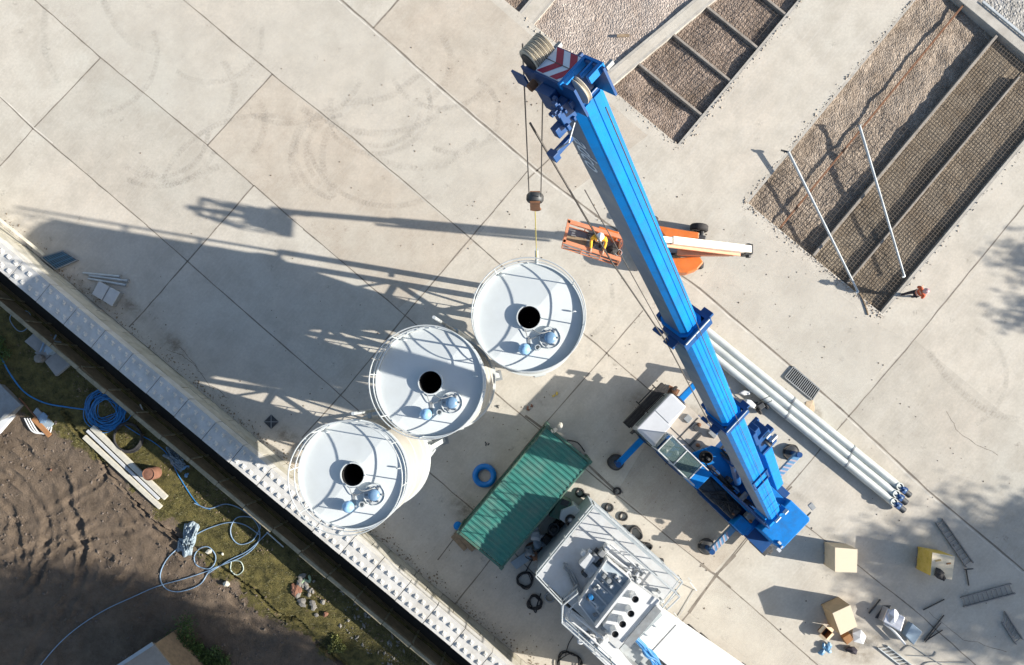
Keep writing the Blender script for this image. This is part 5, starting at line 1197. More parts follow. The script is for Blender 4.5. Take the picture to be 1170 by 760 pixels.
# stair with slats at the bottom edge, blue hose, pipes
mb = MB()
for k in range(12):
    t = k / 11; c = P(lerp(716, 760, t), lerp(737, 775, t), lerp(3.4, .8, t)); mb.box(c, (.22, .9, .04), R(40) - R(80))
st_ = part('stair_tread', mb, GALV, plant)
mb = MB(); 
for off in (-6, 8): mb.beam(P(714 + off, 738 - off, 3.4), P(762 + off, 778 - off, .6), .05, .2)
part('stair_stringer', mb, GALV, plant)
blh = MB(); rr = random.Random(6)
for k in range(9): blh.tube(smoothpath([P(724 + rr.uniform(-1, 1), 727 + rr.uniform(-2, 2), 4.0), P(734 + rr.uniform(-3, 3), 737 + rr.uniform(-2, 2), 3.6), P(741 + rr.uniform(-5, 5), 746 + rr.uniform(-3, 3), 3.3), P(750 + rr.uniform(-4, 4), 758 + rr.uniform(-3, 3), 2.9), P(760, 785, 2.2)], 6), .055, 8)
tag(part('blue_hose_bundle', blh, HOSEB), 'bright blue hose bundle running off the plant between the stair and the white covered trailer', 'hose')
# long white covered trailer at the bottom edge
TP = [(757, 703), (905, 806), (870, 850), (727, 731)]
tl = thing('covered_trailer', 'long bright white covered trailer running out of the bottom edge beside the plant', 'trailer', P(800, 740, 0))
mb = MB(); qp(mb, TP, .9, 2.6); part('trailer_body', mb, BRITE, tl, bevel=.03)
mb = MB(); qp(mb, [(757, 703), (771.5, 713.5), (743, 744), (728, 731.5)], 2.604, 2.66); part('front_lid', mb, BRITE, tl, bevel=.01)
mb = MB(); mb.beam(P(772.5, 714, 2.62), P(744, 745, 2.62), .04, .05); part('lid_seam', mb, GREY, tl)
for u, v in ((735, 722), (745, 712)): mb = MB(); mb.beam(P(u - 9, v - 8, 2.7), P(u + 6, v + 5, 2.7), .05, .06); part('lid_rail', mb, GALV, tl)
for s_ in (0.35, .45, .8):
    for e in (.12, .88):
        a = Vector((*P(757, 703, 2.6).xy, 0)).lerp(Vector((*P(905, 806, 2.6).xy, 0)), s_); b = Vector((*P(727, 731, 2.6).xy, 0)).lerp(Vector((*P(870, 850, 2.6).xy, 0)), s_); p = a.lerp(b, e); ax = (b - a).normalized()
        part('wheel', MB().lathe([(.22, -.14), (.42, -.14), (.45, -.1), (.45, .1), (.42, .14), (.22, .14)], p + ez * .46, 24, ax), BLACK, tl)
cb_ = MB(); pts = smoothpath([P(752, 700, .06), P(775, 715, .06), P(800, 733, .06), P(840, 762, .06), P(880, 800, .06)], 8); cb_.tube(pts, .05, 8)
for i in range(6, len(pts), 5): cb_.torus(pts[i], .075, .02, 12, 5, (pts[min(i + 1, len(pts) - 1)] - pts[i - 1]).to_track_quat('Z', 'Y').to_matrix())
tag(part('jointed_hose', cb_, mat('khaki_hose', (.30, .27, .20), .7)), 'khaki hose with couplings lying along the upper side of the white covered trailer', 'hose')
fr = MB(); fr.tube([P(788, 665, .5), P(796, 675, .04)], .02, 6); fr.tube([P(786, 660, .5), P(790, 664, .5)], .02, 6); fr.tube([P(770, 700, .6), P(776, 708, .04)], .02, 6); fr.tube([P(794, 674, .04), P(776, 704, .04)], .012, 6)
tag(part('access_frame', fr, GALV), 'thin bent steel frame standing on the concrete at the right corner of the plant', 'frame')

# ---------------------------------------------------------------- clutter between container and plant
gn = thing('generator', 'dark green generator in shadow against the container side', 'generator', P(640, 580, 0))
mb = MB(); qp(mb, [(641, 569), (654, 575), (644, 596), (627, 590)], .1, 1.3); part('housing', mb, TEALD, gn, bevel=.04); mb = MB(); qp(mb, [(643, 570), (651, 573), (648, 579), (640, 576)], 1.304, 1.36); part('lid', mb, DARK, gn)
mx = thing('hopper', 'white hopper with round black mouth squeezed between container and plant', 'hopper', P(652, 592, 0))
mb = MB(); qp(mb, [(656, 577), (668, 588), (655, 605), (639, 593), (641, 583)], .3, 1.45); part('hopper_body', mb, WHITE, mx, bevel=.04)
p = P(652, 595, 1.7); part('mouth_ring', MB().lathe([(.24, 1.45), (.26, 1.7), (.19, 1.7), (.16, 1.5)], Vector((p.x, p.y, 0)), 28, cap=False), BLACK, mx, smooth=True); part('mouth_ball', MB().lathe([(.15, 1.5), (.12, 1.6), (.05, 1.66), (0, 1.67)], Vector((p.x, p.y, 0)), 18, cap=False), LGREY, mx, smooth=True)
mb = MB(); [mb.box((P(640 + 8 * i, 600 - 5 * i, 0).x, P(640 + 8 * i, 600 - 5 * i, 0).y, .16), (.12, .12, .32)) for i in range(3)]; part('leg', mb, GREY, mx)
en = thing('pump_engine', 'black engine with belts and hoses lying beside the green container', 'engine', P(632, 608, 0))
mb = MB(); rr = random.Random(21)
for k in range(22):
    p = P(632 + rr.uniform(-11, 13), 607 + rr.uniform(-12, 12), 0); mb.box((p.x, p.y, rr.uniform(.2, .55)), (rr.uniform(.15, .4), rr.uniform(.12, .35), rr.uniform(.2, .6)), rr.random() * 3)
part('engine_block', mb, BLACK, en, bevel=.02); part('flywheel', MB().torus(P(633, 604, .9), .22, .05, 24, 8).lathe([(.2, .8), (.05, .86), (.01, .9)], P(633, 604, 0), 20), DARK, en)
for i, (u, v, m_, r_, lb) in enumerate(((612, 610, WHITE, .26, 'crumpled white sheet on the clutter pile beside the green container'), (616, 622, TARP, .25, 'grey rag heap below the white sheet in the clutter by the container'), (607, 630, GREY, .22, 'grey metal scrap in the clutter near the plant corner'), (622, 616, LGREY, .16, 'pale scrap piece in the middle of the clutter by the container'), (613, 634, RUST, .18, 'rust brown lump among hoses below the clutter by the container'), (626, 628, DARK, .2, 'black lump in the clutter closest to the plant corner'))):
    mb = MB(); rr = random.Random(i + 30)
    for k in range(5): p = P(u + rr.uniform(-4, 4), v + rr.uniform(-4, 4), 0); mb.rock((p.x, p.y, rr.uniform(.08, .3)), r_ * rr.uniform(.5, 1), rr.uniform(.6, 1.6), rr.uniform(.6, 1.3), .5, k)
    tag(part('scrap_heap', mb, m_), lb, 'scrap', 'scrap beside the container')
def coil(u, v, r_px, th, n, m_, lb, name='hose_coil', cat='hose coil', group=None, z=0, dirt=False, tail=None, seed=0, wob=.06, jit=.08, rmin=.86):
    mb = MB(); rr = random.Random(seed + int(u)); c0 = D(u, v) if dirt else P(u, v, 0)
    for k in range(n):
        mb.torus(c0 + Vector((rr.uniform(-1, 1) * r_px * jit / S0 * (n > 1), rr.uniform(-1, 1) * r_px * jit / S0 * (n > 1), th + th * 1.3 * (k % 5))), (r_px / S0) * rr.uniform(rmin, 1.0) if n > 1 else r_px / S0, th, 36, 7, Matrix.Rotation(rr.uniform(-.04, .04), 3, 'X'), wob * rr.random())
    if tail: mb.tube(smoothpath([c0 + Vector((0, 0, th))] [:0] + [(D(a, b, th) if dirt else P(a, b, th)) for a, b in tail], 8), th, 6)
    return tag(part(name, mb, m_, smooth=True), lb, cat, group)
g_ = 'black rubber rings scattered on the concrete'
for u, v, r_, th, lb in ((662.5, 563, 5, .06, 'black ring nearest the lower corner of the green container'), (705, 561.5, 4.4, .06, 'black ring at the edge of the crane shadow'), (696, 580, 4.6, .06, 'dusty dark ring just above the plant corner, left of its twin'), (712, 590, 5, .055, 'dusty dark ring between the plant handrail and the crane shadow')):
    coil(u, v, r_ * .85, th * .85, 1, BLACK, lb, 'rubber_ring', 'ring', g_, wob=.02)
coil(725, 610, 8, .03, 8, ROPE, 'tangled dark wire coil lying against the plant handrail on the upper right side', wob=.2)
coil(740, 624, 4, .03, 5, BLACK, 'small dark hose bundle beside the right handrail of the plant', wob=.2)
coil(600, 662, 9, .025, 7, BLACK, 'black cable coil left of the plant corner with a cable running to it', tail=[(600, 655), (608, 640), (622, 622)], wob=.15)
coil(611, 688, 8, .025, 9, BLACK, 'thick black cable coil in the plant shadow, lowest of the coils left of the plant', tail=[(606, 690), (612, 700), (614, 690), (618, 678)], wob=.25)
coil(628, 682, 5.5, .04, 2, GREY, 'grey hose ring lying beside the left corner of the plant wing', wob=.05)
coil(650, 757, 13, .02, 5, BLACK, 'loose black cable loops at the bottom edge below the plant', tail=[(646, 750), (650, 735), (660, 720)], wob=.2)
coil(606, 634, 6, .02, 4, ROPE, 'thin cable loops beside the clutter near the green container end', wob=.3)
coil(610, 628, 9, .025, 3, BRICK, 'reddish brown hose loop in the clutter beside the container', wob=.2)
# blue ring & ball
mb = MB(); c0 = P(553.5, 543.5, .14)
mb.torus(c0, .43, .14, 44, 14); o = part('blue_ring', mb, mat('blue_plastic_pipe', (.0, .17, .55), .4, 0, .08), smooth=True); tag(o, 'thick bright blue coil of pipe lying in the shadow left of the green container', 'pipe coil')
mb = MB(); [mb.torus(c0 + Vector((0, 0, .02)), .43 + .03 * math.cos(k), .145, 44, 5) for k in ()]
mb = MB(); mb.lathe([(.0, .0), (.14, .03), (.2, .12), (.2, .2), (.12, .3), (.05, .33), (.05, .37), (0, .37)], P(523.5, 600, 0), 20, cap=False); tag(part('blue_canister', mb, BLUE, smooth=True), 'small blue canister at the left corner of the green container', 'canister')
# timber by container end
for i, (u0, v0, u1, v1, w_) in enumerate(((517, 612, 532, 628, .22), (520, 608, 541, 629, .2), (524, 606, 547, 627, .2), (529, 607, 545, 622, .15))):
    tag(part('timber_board', MB().beam(P(u0, v0, .05 + .05 * (i % 2)), P(u1, v1, .05 + .05 * (i % 2)), w_, .045), WOOD), ['reddish board at the outer side of the stack by the container end', 'second board from the outside in the stack at the container end', 'third board from the outside in the stack at the container end', 'short board tucked closest to the container end'][i], 'board', 'boards at the end of the container')
tag(part('grey_board', MB().prism([P(*q, .3) for q in ((600, 632), (607, 640), (590, 652), (583, 644))], .02, .08), TARP), 'grey blue board leaning low between container corner and plant', 'board')
for u, v, m_, lb, s_ in ((634, 452, YELW, 'small yellow strap lump at the corner of the shadow near the silos', .09), (606, 466, BRICK, 'small reddish scrap of metal on the concrete between silo and container', .09), (569, 465, DARK, 'tiny dark clip on the concrete below the sunlit silo', .05), (557, 507, DARK, 'small dark object in the shadow beside the silo group', .06), (634, 487, PLANK, 'pale crumpled bag on the upper corner of the green container', .16), (992, 347, WOOD, 'frayed yellowish rope end on the concrete below the pit poles', .06), (710, 562, STONE, 'small pale scrap at the edge of the crane shadow', .06), (862, 462, DARK, 'dark fitting beside the white jug near the crane', .08)):
    mb = MB(); rr = random.Random(int(u))
    for k in range(5): p = P(u + rr.uniform(-4, 4) * s_ * 10, v + rr.uniform(-3, 3) * s_ * 10, 0); mb.rock((p.x, p.y, s_ * .6 + (2.6 if u == 634 and v == 487 else 0)), s_ * rr.uniform(.4, .9), 1.5, .8, .6, k)
    tag(part('scrap_piece', mb, m_), lb, 'scrap')
tag(part('container_strap', MB().tube(smoothpath([P(648, 503, .1), P(660, 506, .6), P(668, 516, .1)], 6), .03, 6), BLACK), 'black strap on the ground beyond the end of the green container', 'strap')

# ---------------------------------------------------------------- crane side clutter
wb = thing('power_washer', 'small white machine with black wheels and tank standing by the long pipes', 'machine', P(860, 462, 0))
part('white_tank', MB().prism([P(*q, .55) for q in ((853, 456), (858, 457), (864, 463), (861, 467), (851, 461))], .15, .6), WHITE, wb, bevel=.04)
for u, v in ((867, 470), (875, 464)): part('wheel', MB().lathe([(.05, -.05), (.17, -.05), (.2, 0), (.17, .05), (.05, .05)], P(u, v, .2), 20, Vector((.75, .65, 0))), BLACK, wb)
part('motor', MB().box(P(869, 464, .35), (.3, .25, .3), .6), DARK, wb, bevel=.03); part('handle', MB().tube([P(872, 462, .4), P(882, 458, .7), P(879, 453, .7), P(868, 458, .45)], .018, 6), DARK, wb)
tag(part('white_jug', MB().prism([P(*q, .3) for q in ((845, 449), (850, 446), (858, 447), (857, 451), (850, 452))], .0, .3), WHITE, bevel=.04), 'white plastic jug lying above the small white machine near the pipes', 'jug')
tag(part('pad_board', MB().prism([P(*q, .1) for q in ((765, 440), (777, 446), (773, 453), (763, 449))], .0, .1).rock(P(771, 447, .15), .2, 1, 1, .5, 4), RUST), 'brown packing board near the front corner of the crane', 'board')
# long pipes on bearers
pd = (P(1028, 557, 0) - P(906, 458, 0)).normalized(); gp = 'long steel pipes lying together beside the crane'
PR = .185; PZc = .12 + PR
def make_pipe(u0, v0, u1, v1, lb, bands):
    a, b = P(u0, v0, PZc), P(u1, v1, PZc); d = (b - a).normalized(); a = b - d * ((b - a).length)
    t = thing('steel_pipe', lb, 'pipe', ((a + b) / 2) * 1.0, gp)
    L_ = (b - a).length; mb = MB(); mb.tube([a, b], PR, 28, cap=False); mb.tube([a, b], PR - .02, 28, cap=False)
    n = 28; k0 = n; k1 = 3 * n   # end rings
    mb.f += [(n + j, n + (j + 1) % n, 3 * n + (j + 1) % n, 3 * n + j) for j in range(n)]
    part('pipe_barrel', mb, GALVP, t, smooth=True)
    part('pipe_bore', MB().lathe([(PR - .021, -.02), (.005, -.021)], b - d * .35, 24, d, cap=False), PIT, t)
    for q in bands: part('coupling_band', MB().lathe([(PR, -.04), (PR + .018, -.04), (PR + .018, .04), (PR, .04)], a.lerp(b, q), 28, d, cap=False), GREY, t)
    nx = Vector((-d.y, d.x, 0))
    e = b + d * .12
    mb = MB(); mb.lathe([(.12, 0), (.15, .05), (.15, .16), (.10, .2), (.10, .32)], b + d * .0 + Vector((0, 0, .10)), 18, d); mb.box(b + d * .22 + Vector((0, 0, .1)), (.16, .3, .25), math.atan2(d.y, d.x)); part('blue_clamp', mb, BLUED, t, smooth=False)
    part('clamp_bolt', MB().lathe([(.05, 0), (.05, .06), (.0, .07)], b + d * .18 + Vector((0, 0, .24)), 12), HOSEP, t)
    bc_ = b - d * .08; part('branch_socket', MB().lathe([(.17, 0), (.17, .215), (.125, .215), (.125, .1)], bc_, 26, cap=False), GALVP, t, smooth=True); part('socket_bore', MB().lathe([(.125, .17), (.004, .169)], bc_, 24, cap=False), PIT, t)
    part('spigot', MB().lathe([(.12, .3), (.15, .32), (.15, .62), (.11, .62), (.11, .5), (0, .5)], b + Vector((0, 0, .02)), 22, d, cap=False), mat('dull_black_pipe', (.07, .075, .08), .5, .2, .2), t, smooth=True)
make_pipe(793, 366, 1027.5, 556.5, 'long light steel pipe farthest from the crane, next to the drain grate', (.48, .77))
make_pipe(789, 374, 1023.5, 565, 'middle one of the long light steel pipes beside the crane', (.48, .77))
make_pipe(786, 383, 1021, 574, 'long light steel pipe nearest the crane, casting its shadow on open concrete', (.48, .77))
for i, t_ in enumerate((.22, .5, .82)):
    a = P(lerp(793, 1027, t_), lerp(364, 556, t_), 0); b = P(lerp(785, 1020, t_), lerp(384, 575, t_), 0); tag(part('timber_bearer', MB().beam(a + ez * .06, b + ez * .06, .12, .12), WOOD), ['timber bearer under the pipes near the crane boom', 'timber bearer under the middle of the long pipes', 'timber bearer under the pipes near their open ends'][i], 'bearer', 'bearers under the long pipes')
mb = MB(); mb.tube([P(800, 372, .6), P(838, 402, .6)], .10, 14)
# drain grate
G = [(906.5, 419), (936.5, 444.5), (928, 457), (896.5, 431)]; gt = thing('drain_grate', 'rectangular steel drain grate with parallel bars beside the long pipes', 'grate', P(916, 438, 0))
gp_ = quadz(G, .05); mb = MB()
for i in range(4): mb.beam(gp_[i], gp_[(i + 1) % 4], .05, .06)
part('grate_frame', mb, GREY, gt); mb = MB()
for k in range(1, 17): mb.beam(gp_[0].lerp(gp_[1], k / 17), gp_[3].lerp(gp_[2], k / 17), .034, .05)
part('grate_bar', mb, GREY, gt); part('grate_pit', MB().prism([Vector((p.x, p.y, 0)) for p in gp_], .004, .008), PIT, gt)
tag(part('sand_patch', MB().rock(P(925, 466, 0), .3, 1.5, 1, .12, 6), SAND), 'little heap of sand just below the drain grate', 'sand')
# square manhole
mb = MB(); q = [P(*x, 0) for x in ((310, 473.5), (318.5, 482), (310, 490.5), (301.5, 482))]; mh = thing('manhole_cover', 'small square dark manhole cover in the silo shadow near the block wall', 'manhole cover', P(310, 482, 0))
part('cover', MB().prism(q, .004, .02), DARK, mh); mb = MB(); mb.beam(q[0] + ez * .024, q[2] + ez * .024, .03, .008); mb.beam(q[1] + ez * .025, q[3] + ez * .025, .03, .008); part('cover_rib', mb, GREY, mh)

# ---------------------------------------------------------------- crates
def crate(pts, z, lb, ms, mt, extra=None, seam=True):
    t = thing('crate', lb, 'crate', P(*pts[0], 0), 'plywood crates on the concrete'); w_ = [Vector((p.x, p.y, 0)) for p in quadz(pts, z)]
    c = sum(w_, Vector()) / 4
    for i in range(4):
        a, b = w_[i], w_[(i + 1) % 4]; d = (b - a).normalized(); nn = Vector((-d.y, d.x, 0)) * .02
        if (c - a).dot(nn) < 0: nn = -nn
        part('side_panel', MB().prism([a + d * .022, b - d * .0, b + nn - d * .0, a + nn + d * .022], .1, z - .02), ms, t)
    lid = part('lid', MB().prism([c + (p - c) * 1.01 for p in w_], z - .018, z), mt, t, bevel=.004)
    sk = MB()
    for q in (.06, .5, .94): sk.beam(w_[0].lerp(w_[3], q) + ez * .05, w_[1].lerp(w_[2], q) + ez * .05, .09, .098)
    part('skid', sk, WOOD, t)
    return t, w_
crate([(954.2, 625.8), (979.7, 627.9), (979, 654.2), (954.2, 653.4)], 1.27, 'plain plywood crate standing square just right of the crane counterweight', PLY, PLYT)
crate([(951.4, 700.8), (971.5, 691.5), (979.5, 715.5), (960.5, 725.7)], 1.35, 'brown sided plywood crate turned askew near the bottom edge', mat('brown_plywood', (.42, .30, .17), .75, 0, .12, 4), PLYT)
y3, w3 = crate([(1065.5, 631.5), (1090.8, 636), (1087.8, 662.5), (1063.5, 658)], 1.3, 'crate with yellow printed sides and pale lid, rightmost of the crates', YELW, PLYT)
tag(part('dark_bag', MB().rock(P(1071, 655, 1.32) + ez * .12, .24, 1.3, .9, .7, 4).rock(P(1076, 660, 1.3) + ez * .08, .14, 1, 1, .6, 5), BLACK), 'dark bag lying on the lid of the yellow sided crate', 'bag')
for i, (u, v, lb) in enumerate(((1072, 640.5, 'brown paper scrap on the yellow sided crate lid, nearer the crane'), (1084, 644, 'dark paper scrap on the yellow sided crate lid, nearer the photo edge'))):
    tag(part('paper_scrap', MB().box(P(u, v, 1.312), (.26 - .06 * i, .07, .012), .15), mat('brown_paper', (.35, .25, .1), .8) if i == 0 else CARD), lb, 'paper')
# small boxes near crate
bx1 = thing('open_box', 'open cardboard box with dark inside beside the askew crate', 'box', P(944, 724, 0)); ww = quadz([(944, 717), (951, 723), (944.5, 730), (938, 724)], .4); mb = MB()
for i in range(4): mb.beam(ww[i] - ez * .2, ww[(i + 1) % 4] - ez * .2, .015, .4)
part('box_wall', mb, CARD, bx1); part('box_bottom', MB().prism(ww, .01, .03), DARK, bx1)
mb = MB(); 
for i in range(4): 
    a, b = ww[i], ww[(i + 1) % 4]; o2 = ((a + b) / 2 - sum(ww, Vector()) / 4) * .8; mb.add([a, b, b + o2 - ez * .06, a + o2 - ez * .06], [(0, 1, 2, 3)])
part('box_flap', mb, PLY, bx1)
tag(part('carton', MB().prism(quadz([(963, 729), (971, 724), (975, 731), (968, 737)], .35), 0, .35), CARD, bevel=.01), 'closed brown carton at the foot of the askew crate', 'box')
tag(part('white_sack', MB().rock(P(981, 727, .2), .36, 1.1, 1.2, .6, 8), WHITE), 'white sack beside the brown carton near the bottom edge', 'sack')
mb = MB(); rr = random.Random(15); [mb.rock(P(942 + rr.uniform(-6, 6), 742 + rr.uniform(-5, 5), .12), rr.uniform(.06, .16), 1.4, .8, .7, k) for k in range(9)]; tag(part('blue_tools', mb, BLUEG), 'small heap of blue and white tools left of the sand near the bottom edge', 'tools')
tag(part('dark_bag', MB().rock(P(973, 743, .15), .25, 1.3, .8, .6, 9), NAVY), 'dark bag under the white sack near the bottom edge', 'bag')
# foil wrapped unit
fu = thing('wrapped_unit', 'silver wrapped metal unit lying among rods near the bottom right', 'unit', P(1028, 712, 0))
part('foil_wrap', MB().prism(quadz([(1014, 695), (1034, 705), (1029, 722), (1008, 710)], .45), 0, .5).rock(P(1020, 704, .5), .3, 1.6, 1, .4, 3), FOIL, fu, bevel=.05)
part('grey_box', MB().prism(quadz([(1042, 712), (1054, 722), (1044, 737), (1034, 726)], .4), .05, .42), mat('slate_blue', (.22, .30, .38), .5, .2), fu, bevel=.03); part('edge_pipe', MB().tube(smoothpath([P(1010, 712, .3), P(1022, 722, .35), P(1034, 736, .3)], 8), .06, 8), WHITE, fu)
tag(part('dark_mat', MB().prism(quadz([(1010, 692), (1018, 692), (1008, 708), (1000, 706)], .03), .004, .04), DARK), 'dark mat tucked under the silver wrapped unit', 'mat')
# ladders
def ladder(a0, a1, b0, b1, n, lb, m_=GREY):
    t = thing('ladder', lb, 'ladder', P(*a0, 0), 'aluminium ladders lying on the concrete')
    A0, A1_, B0_, B1__ = P(*a0, .06), P(*a1, .06), P(*b0, .06), P(*b1, .06)
    part('stile', MB().beam(A0, A1_, .045, .09), m_, t); part('stile', MB().beam(B0_, B1__, .045, .09), m_, t)
    for k in range(n): q = (k + .5) / n; part('rung', MB().tube([A0.lerp(A1_, q), B0_.lerp(B1__, q)], .02, 6), m_, t)
LAD = mat('weathered_aluminium', (.22, .22, .22), .5, .3, .2, 4)
ladder((1069.5, 597.5), (1104, 648), (1077, 593), (1112, 643), 10, 'grey ladder pointing towards the yellow sided crate, uppermost of the ladders', LAD)
ladder((1098, 683), (1155.5, 667), (1101, 693.5), (1160, 678), 11, 'grey ladder lying almost across the photo in the tree shadow', LAD)
ladder((1148, 699), (1169, 731), (1145, 711), (1161, 736), 6, 'short grey ladder at the right edge of the photo', LAD)
ladder((1003, 740), (1040, 769), (1014, 738), (1052, 768), 9, 'pale ladder cut by the bottom edge near the silver wrapped unit', GALV)
for i, (a, b, r_, lb) in enumerate((((1006, 685), (993, 701), .04, 'short steel rod beside the askew crate'), ((1079, 685), (1055, 697), .03, 'steel rod lying alone between yellow crate and silver unit'), ((1078.5, 703), (1056, 732), .03, 'uppermost rod of the fanned pair right of the silver unit'), ((1077, 720), (1058, 732), .03, 'lower rod of the fanned pair right of the silver unit'), ((1075, 712), (1057, 734), .02, 'thin rod between the two fanned rods right of the silver unit'), ((1104, 651), (1107, 669), .03, 'short rod below the foot of the uppermost ladder'), ((1102, 651), (1112, 650), .025, 'short cross bar at the foot of the uppermost ladder'))):
    tag(part('steel_rod', MB().tube([P(*a, r_ + .02), P(*b, r_ + .02)], r_, 8), DARK), lb, 'rod', 'rods on the concrete at the lower right')
mb = MB(); mb.tube(smoothpath([P(1030, 744, .03), P(1040, 738, .03), P(1060, 750, .03), P(1085, 765, .03)], 8), .02, 6); mb.tube(smoothpath([P(1036, 749, .03), P(1064, 750, .03), P(1070, 745, .03)], 8), .02, 6); mb.tube(smoothpath([P(1052, 763, .03), P(1060, 757, .03), P(1080, 757, .03), P(1104, 757, .03)], 8), .02, 6)
tag(part('wire_loops', mb, GREY), 'thin bent wires lying beside the pale ladder at the bottom edge', 'wire')

# ---------------------------------------------------------------- poles across the big pit
def pole(a, b, za, zb, lb, hook):
    t = thing('metal_pole', lb, 'pole', P(*a, 0), 'slender metal poles laid across the big pit'); A0, B0_ = P(*a, za), P(*b, zb)
    part('tube', MB().tube([A0, B0_], .065, 14, r2=.05), GALV, t, smooth=True)
    d = (B0_ - A0).normalized()
    part('end_arm', MB().tube(smoothpath([B0_, B0_ + d * .12, B0_ + d * .15 + Vector((-.12, 0, 0))], 5), .05, 10), GALV, t, smooth=True)
    part('base_plate', MB().lathe([(.12, -.015), (.12, .015)], A0 - d * .02, 16, d), GREY, t)
    part('bracket', MB().beam(A0, A0 + Vector((-.35, .10, -.02)) * hook, .07, .05), DARK, t)
pole((901, 174), (979, 331), .55, .12, 'slender light metal pole lying across the left strips of the big pit', 1)
pole((982, 144), (1032.5, 313), .45, .12, 'slender light metal pole lying across the right strips of the big pit', .3)
mb = MB(); mb.tube(smoothpath([P(981, 333, .05), P(985, 340, .03), P(989, 350, .03), P(992, 360, .03)], 8), .035, 6); tag(part('tail_rope', mb, WOOD), 'yellowish rope tail at the lower end of the left pit pole', 'rope')
tag(part('timber_plank', MB().beam(P(705, 41, .0), P(719, 40.5, .02), .12, .06), WOOD), 'short brown plank lying on the pale gravel by the crane head', 'plank')

# ---------------------------------------------------------------- things by the left end of the wall
gr = thing('steel_grating', 'blue grey steel grating panel lying at the foot of the block wall', 'grating', P(68, 297, 0)); q = quadz([(47, 294), (72, 286.5), (89, 297), (64, 308)], .12); mb = MB()
for i in range(4): mb.beam(q[i], q[(i + 1) % 4], .05, .08)
part('grating_frame', mb, GREY, gr); mb = MB()
for k in range(1, 10): mb.beam(q[0].lerp(q[1], k / 10), q[3].lerp(q[2], k / 10), .035, .05)
for k in range(1, 3): mb.beam(q[0].lerp(q[3], k / 3) - ez * .02, q[1].lerp(q[2], k / 3) - ez * .02, .03, .04)
part('grating_bar', mb, mat('blue_grey_steel', (.10, .22, .34), .5, .3, .2), gr); part('grating_base', MB().prism([c for c in q], .02, .06), DARK, gr)
for i, (a, b) in enumerate((((95, 312), (138, 316)), ((102, 315), (147, 321)), ((101, 318.5), (145, 326)))):
    t = thing('short_pipe', ['uppermost of the three short light pipes by the block wall', 'middle one of the three short light pipes by the block wall', 'lowest of the three short light pipes by the block wall'][i], 'pipe', P(*a, 0), 'short light pipes by the block wall'); A0, B0_ = P(*a, .07), P(*b, .07); part('barrel', MB().tube([A0, B0_], .055, 12), GALV, t, smooth=True); part('flange', MB().lathe([(.09, -.02), (.09, .02)], B0_, 14, (B0_ - A0).normalized()), GREY, t)
hb_ = thing('twin_lid_box', 'grey low box with two square lids beside the short pipes at the wall', 'box', P(121, 335, 0)); q = quadz([(113, 321.5), (137, 334), (128, 350), (105, 336)], .35)
part('box_body', MB().prism(q, 0, .32), GREY, hb_, bevel=.02); m0, m1 = q[0].lerp(q[1], .48), q[3].lerp(q[2], .48); n0, n1 = q[0].lerp(q[1], .54), q[3].lerp(q[2], .54)
part('lid', MB().prism([q[0], m0, m1, q[3]], .325, .36), LGREY, hb_, bevel=.01); part('lid', MB().prism([n0, q[1], q[2], n1], .325, .36), LGREY, hb_, bevel=.01)
mb = MB(); mb.beam(P(-5, 247, 1.0), P(50, 291, .3), .12, .06); tag(part('white_plank', mb, PLANK), 'long white plank leaning along the inner side of the block wall at the left edge', 'plank')

# ---------------------------------------------------------------- field side: slabs, planks, hoses, debris
sb = thing('pump_station', 'grey pump box with hoses standing on concrete slabs in the shade beyond the ditch', 'pump', D(52, 402))
def DQ(pts, z): return [Vector((P(u, v, z + G0).x, P(u, v, z + G0).y, 0)) for u, v in pts]
class FMB(MB):
    def prism(s, poly, z0, z1): return MB.prism(s, poly, z0 + G0, z1 + G0)
part('slab', FMB().prism(DQ([(27, 390), (45, 374), (60, 386), (41, 402)], .2), -.1, .16), ASPH, sb, bevel=.02); part('slab', FMB().prism(DQ([(50, 413), (68, 397), (84, 412), (63, 430)], .2), -.1, .16), ASPH, sb, bevel=.02); part('slab', FMB().prism(DQ([(38, 403), (52, 392), (62, 401), (50, 412)], .2), -.1, .14), ASPH, sb, bevel=.02)
part('pump_box', FMB().prism(DQ([(52, 397), (64, 389), (68, 396), (55, 406)], .5), .16, .6), TARP, sb, bevel=.04); part('pump_motor', MB().lathe([(.2, .16), (.2, .4), (.1, .45)], D(50, 410), 20), STONE, sb, smooth=True)
mb = MB(); [mb.tube(smoothpath([P(46 + 5 * k, 402, G0 + .3), P(50 + 5 * k, 392, G0 + .5), P(52 + 6 * k, 383, G0 + .3)], 6), .04, 8) for k in range(3)]; part('hose', mb, HOSEP, sb)
def dhose(pts, r_, m_, lb, name='hose', cat='hose', closed=False):
    sp = smoothpath([(u, v, 0) for u, v in pts], 9, closed); mb = MB(); mb.tube([D(p.x, p.y, r_ + .02) for p in sp], r_, 7, closed=closed); return tag(part(name, mb, m_, smooth=True), lb, cat)
dhose([(-12, 395), (0, 407), (12, 428), (28, 448), (50, 460), (75, 465), (98, 468)], .035, HOSEB, 'blue hose curving in from the left edge to the blue coil')
coil(122, 469, 23, .02, 22, HOSEB, 'big bright blue hose coil on the shaded grass beyond the ditch', dirt=True, wob=.16, jit=.20, rmin=.55)
coil(147, 500, 17, .045, 3, BLACK, 'black pipe ring on the grass below the blue coil', dirt=True, wob=.04)
coil(24, 366, 12, .02, 1, HOSEP, 'thin pale pipe loop in the grass near the pump slabs', dirt=True, wob=.1)
dhose([(140, 484), (158, 496), (175, 505), (192, 520), (205, 545), (225, 575), (240, 582)], .022, HOSEB, 'thin blue hose running from the blue coil along the grass strip')
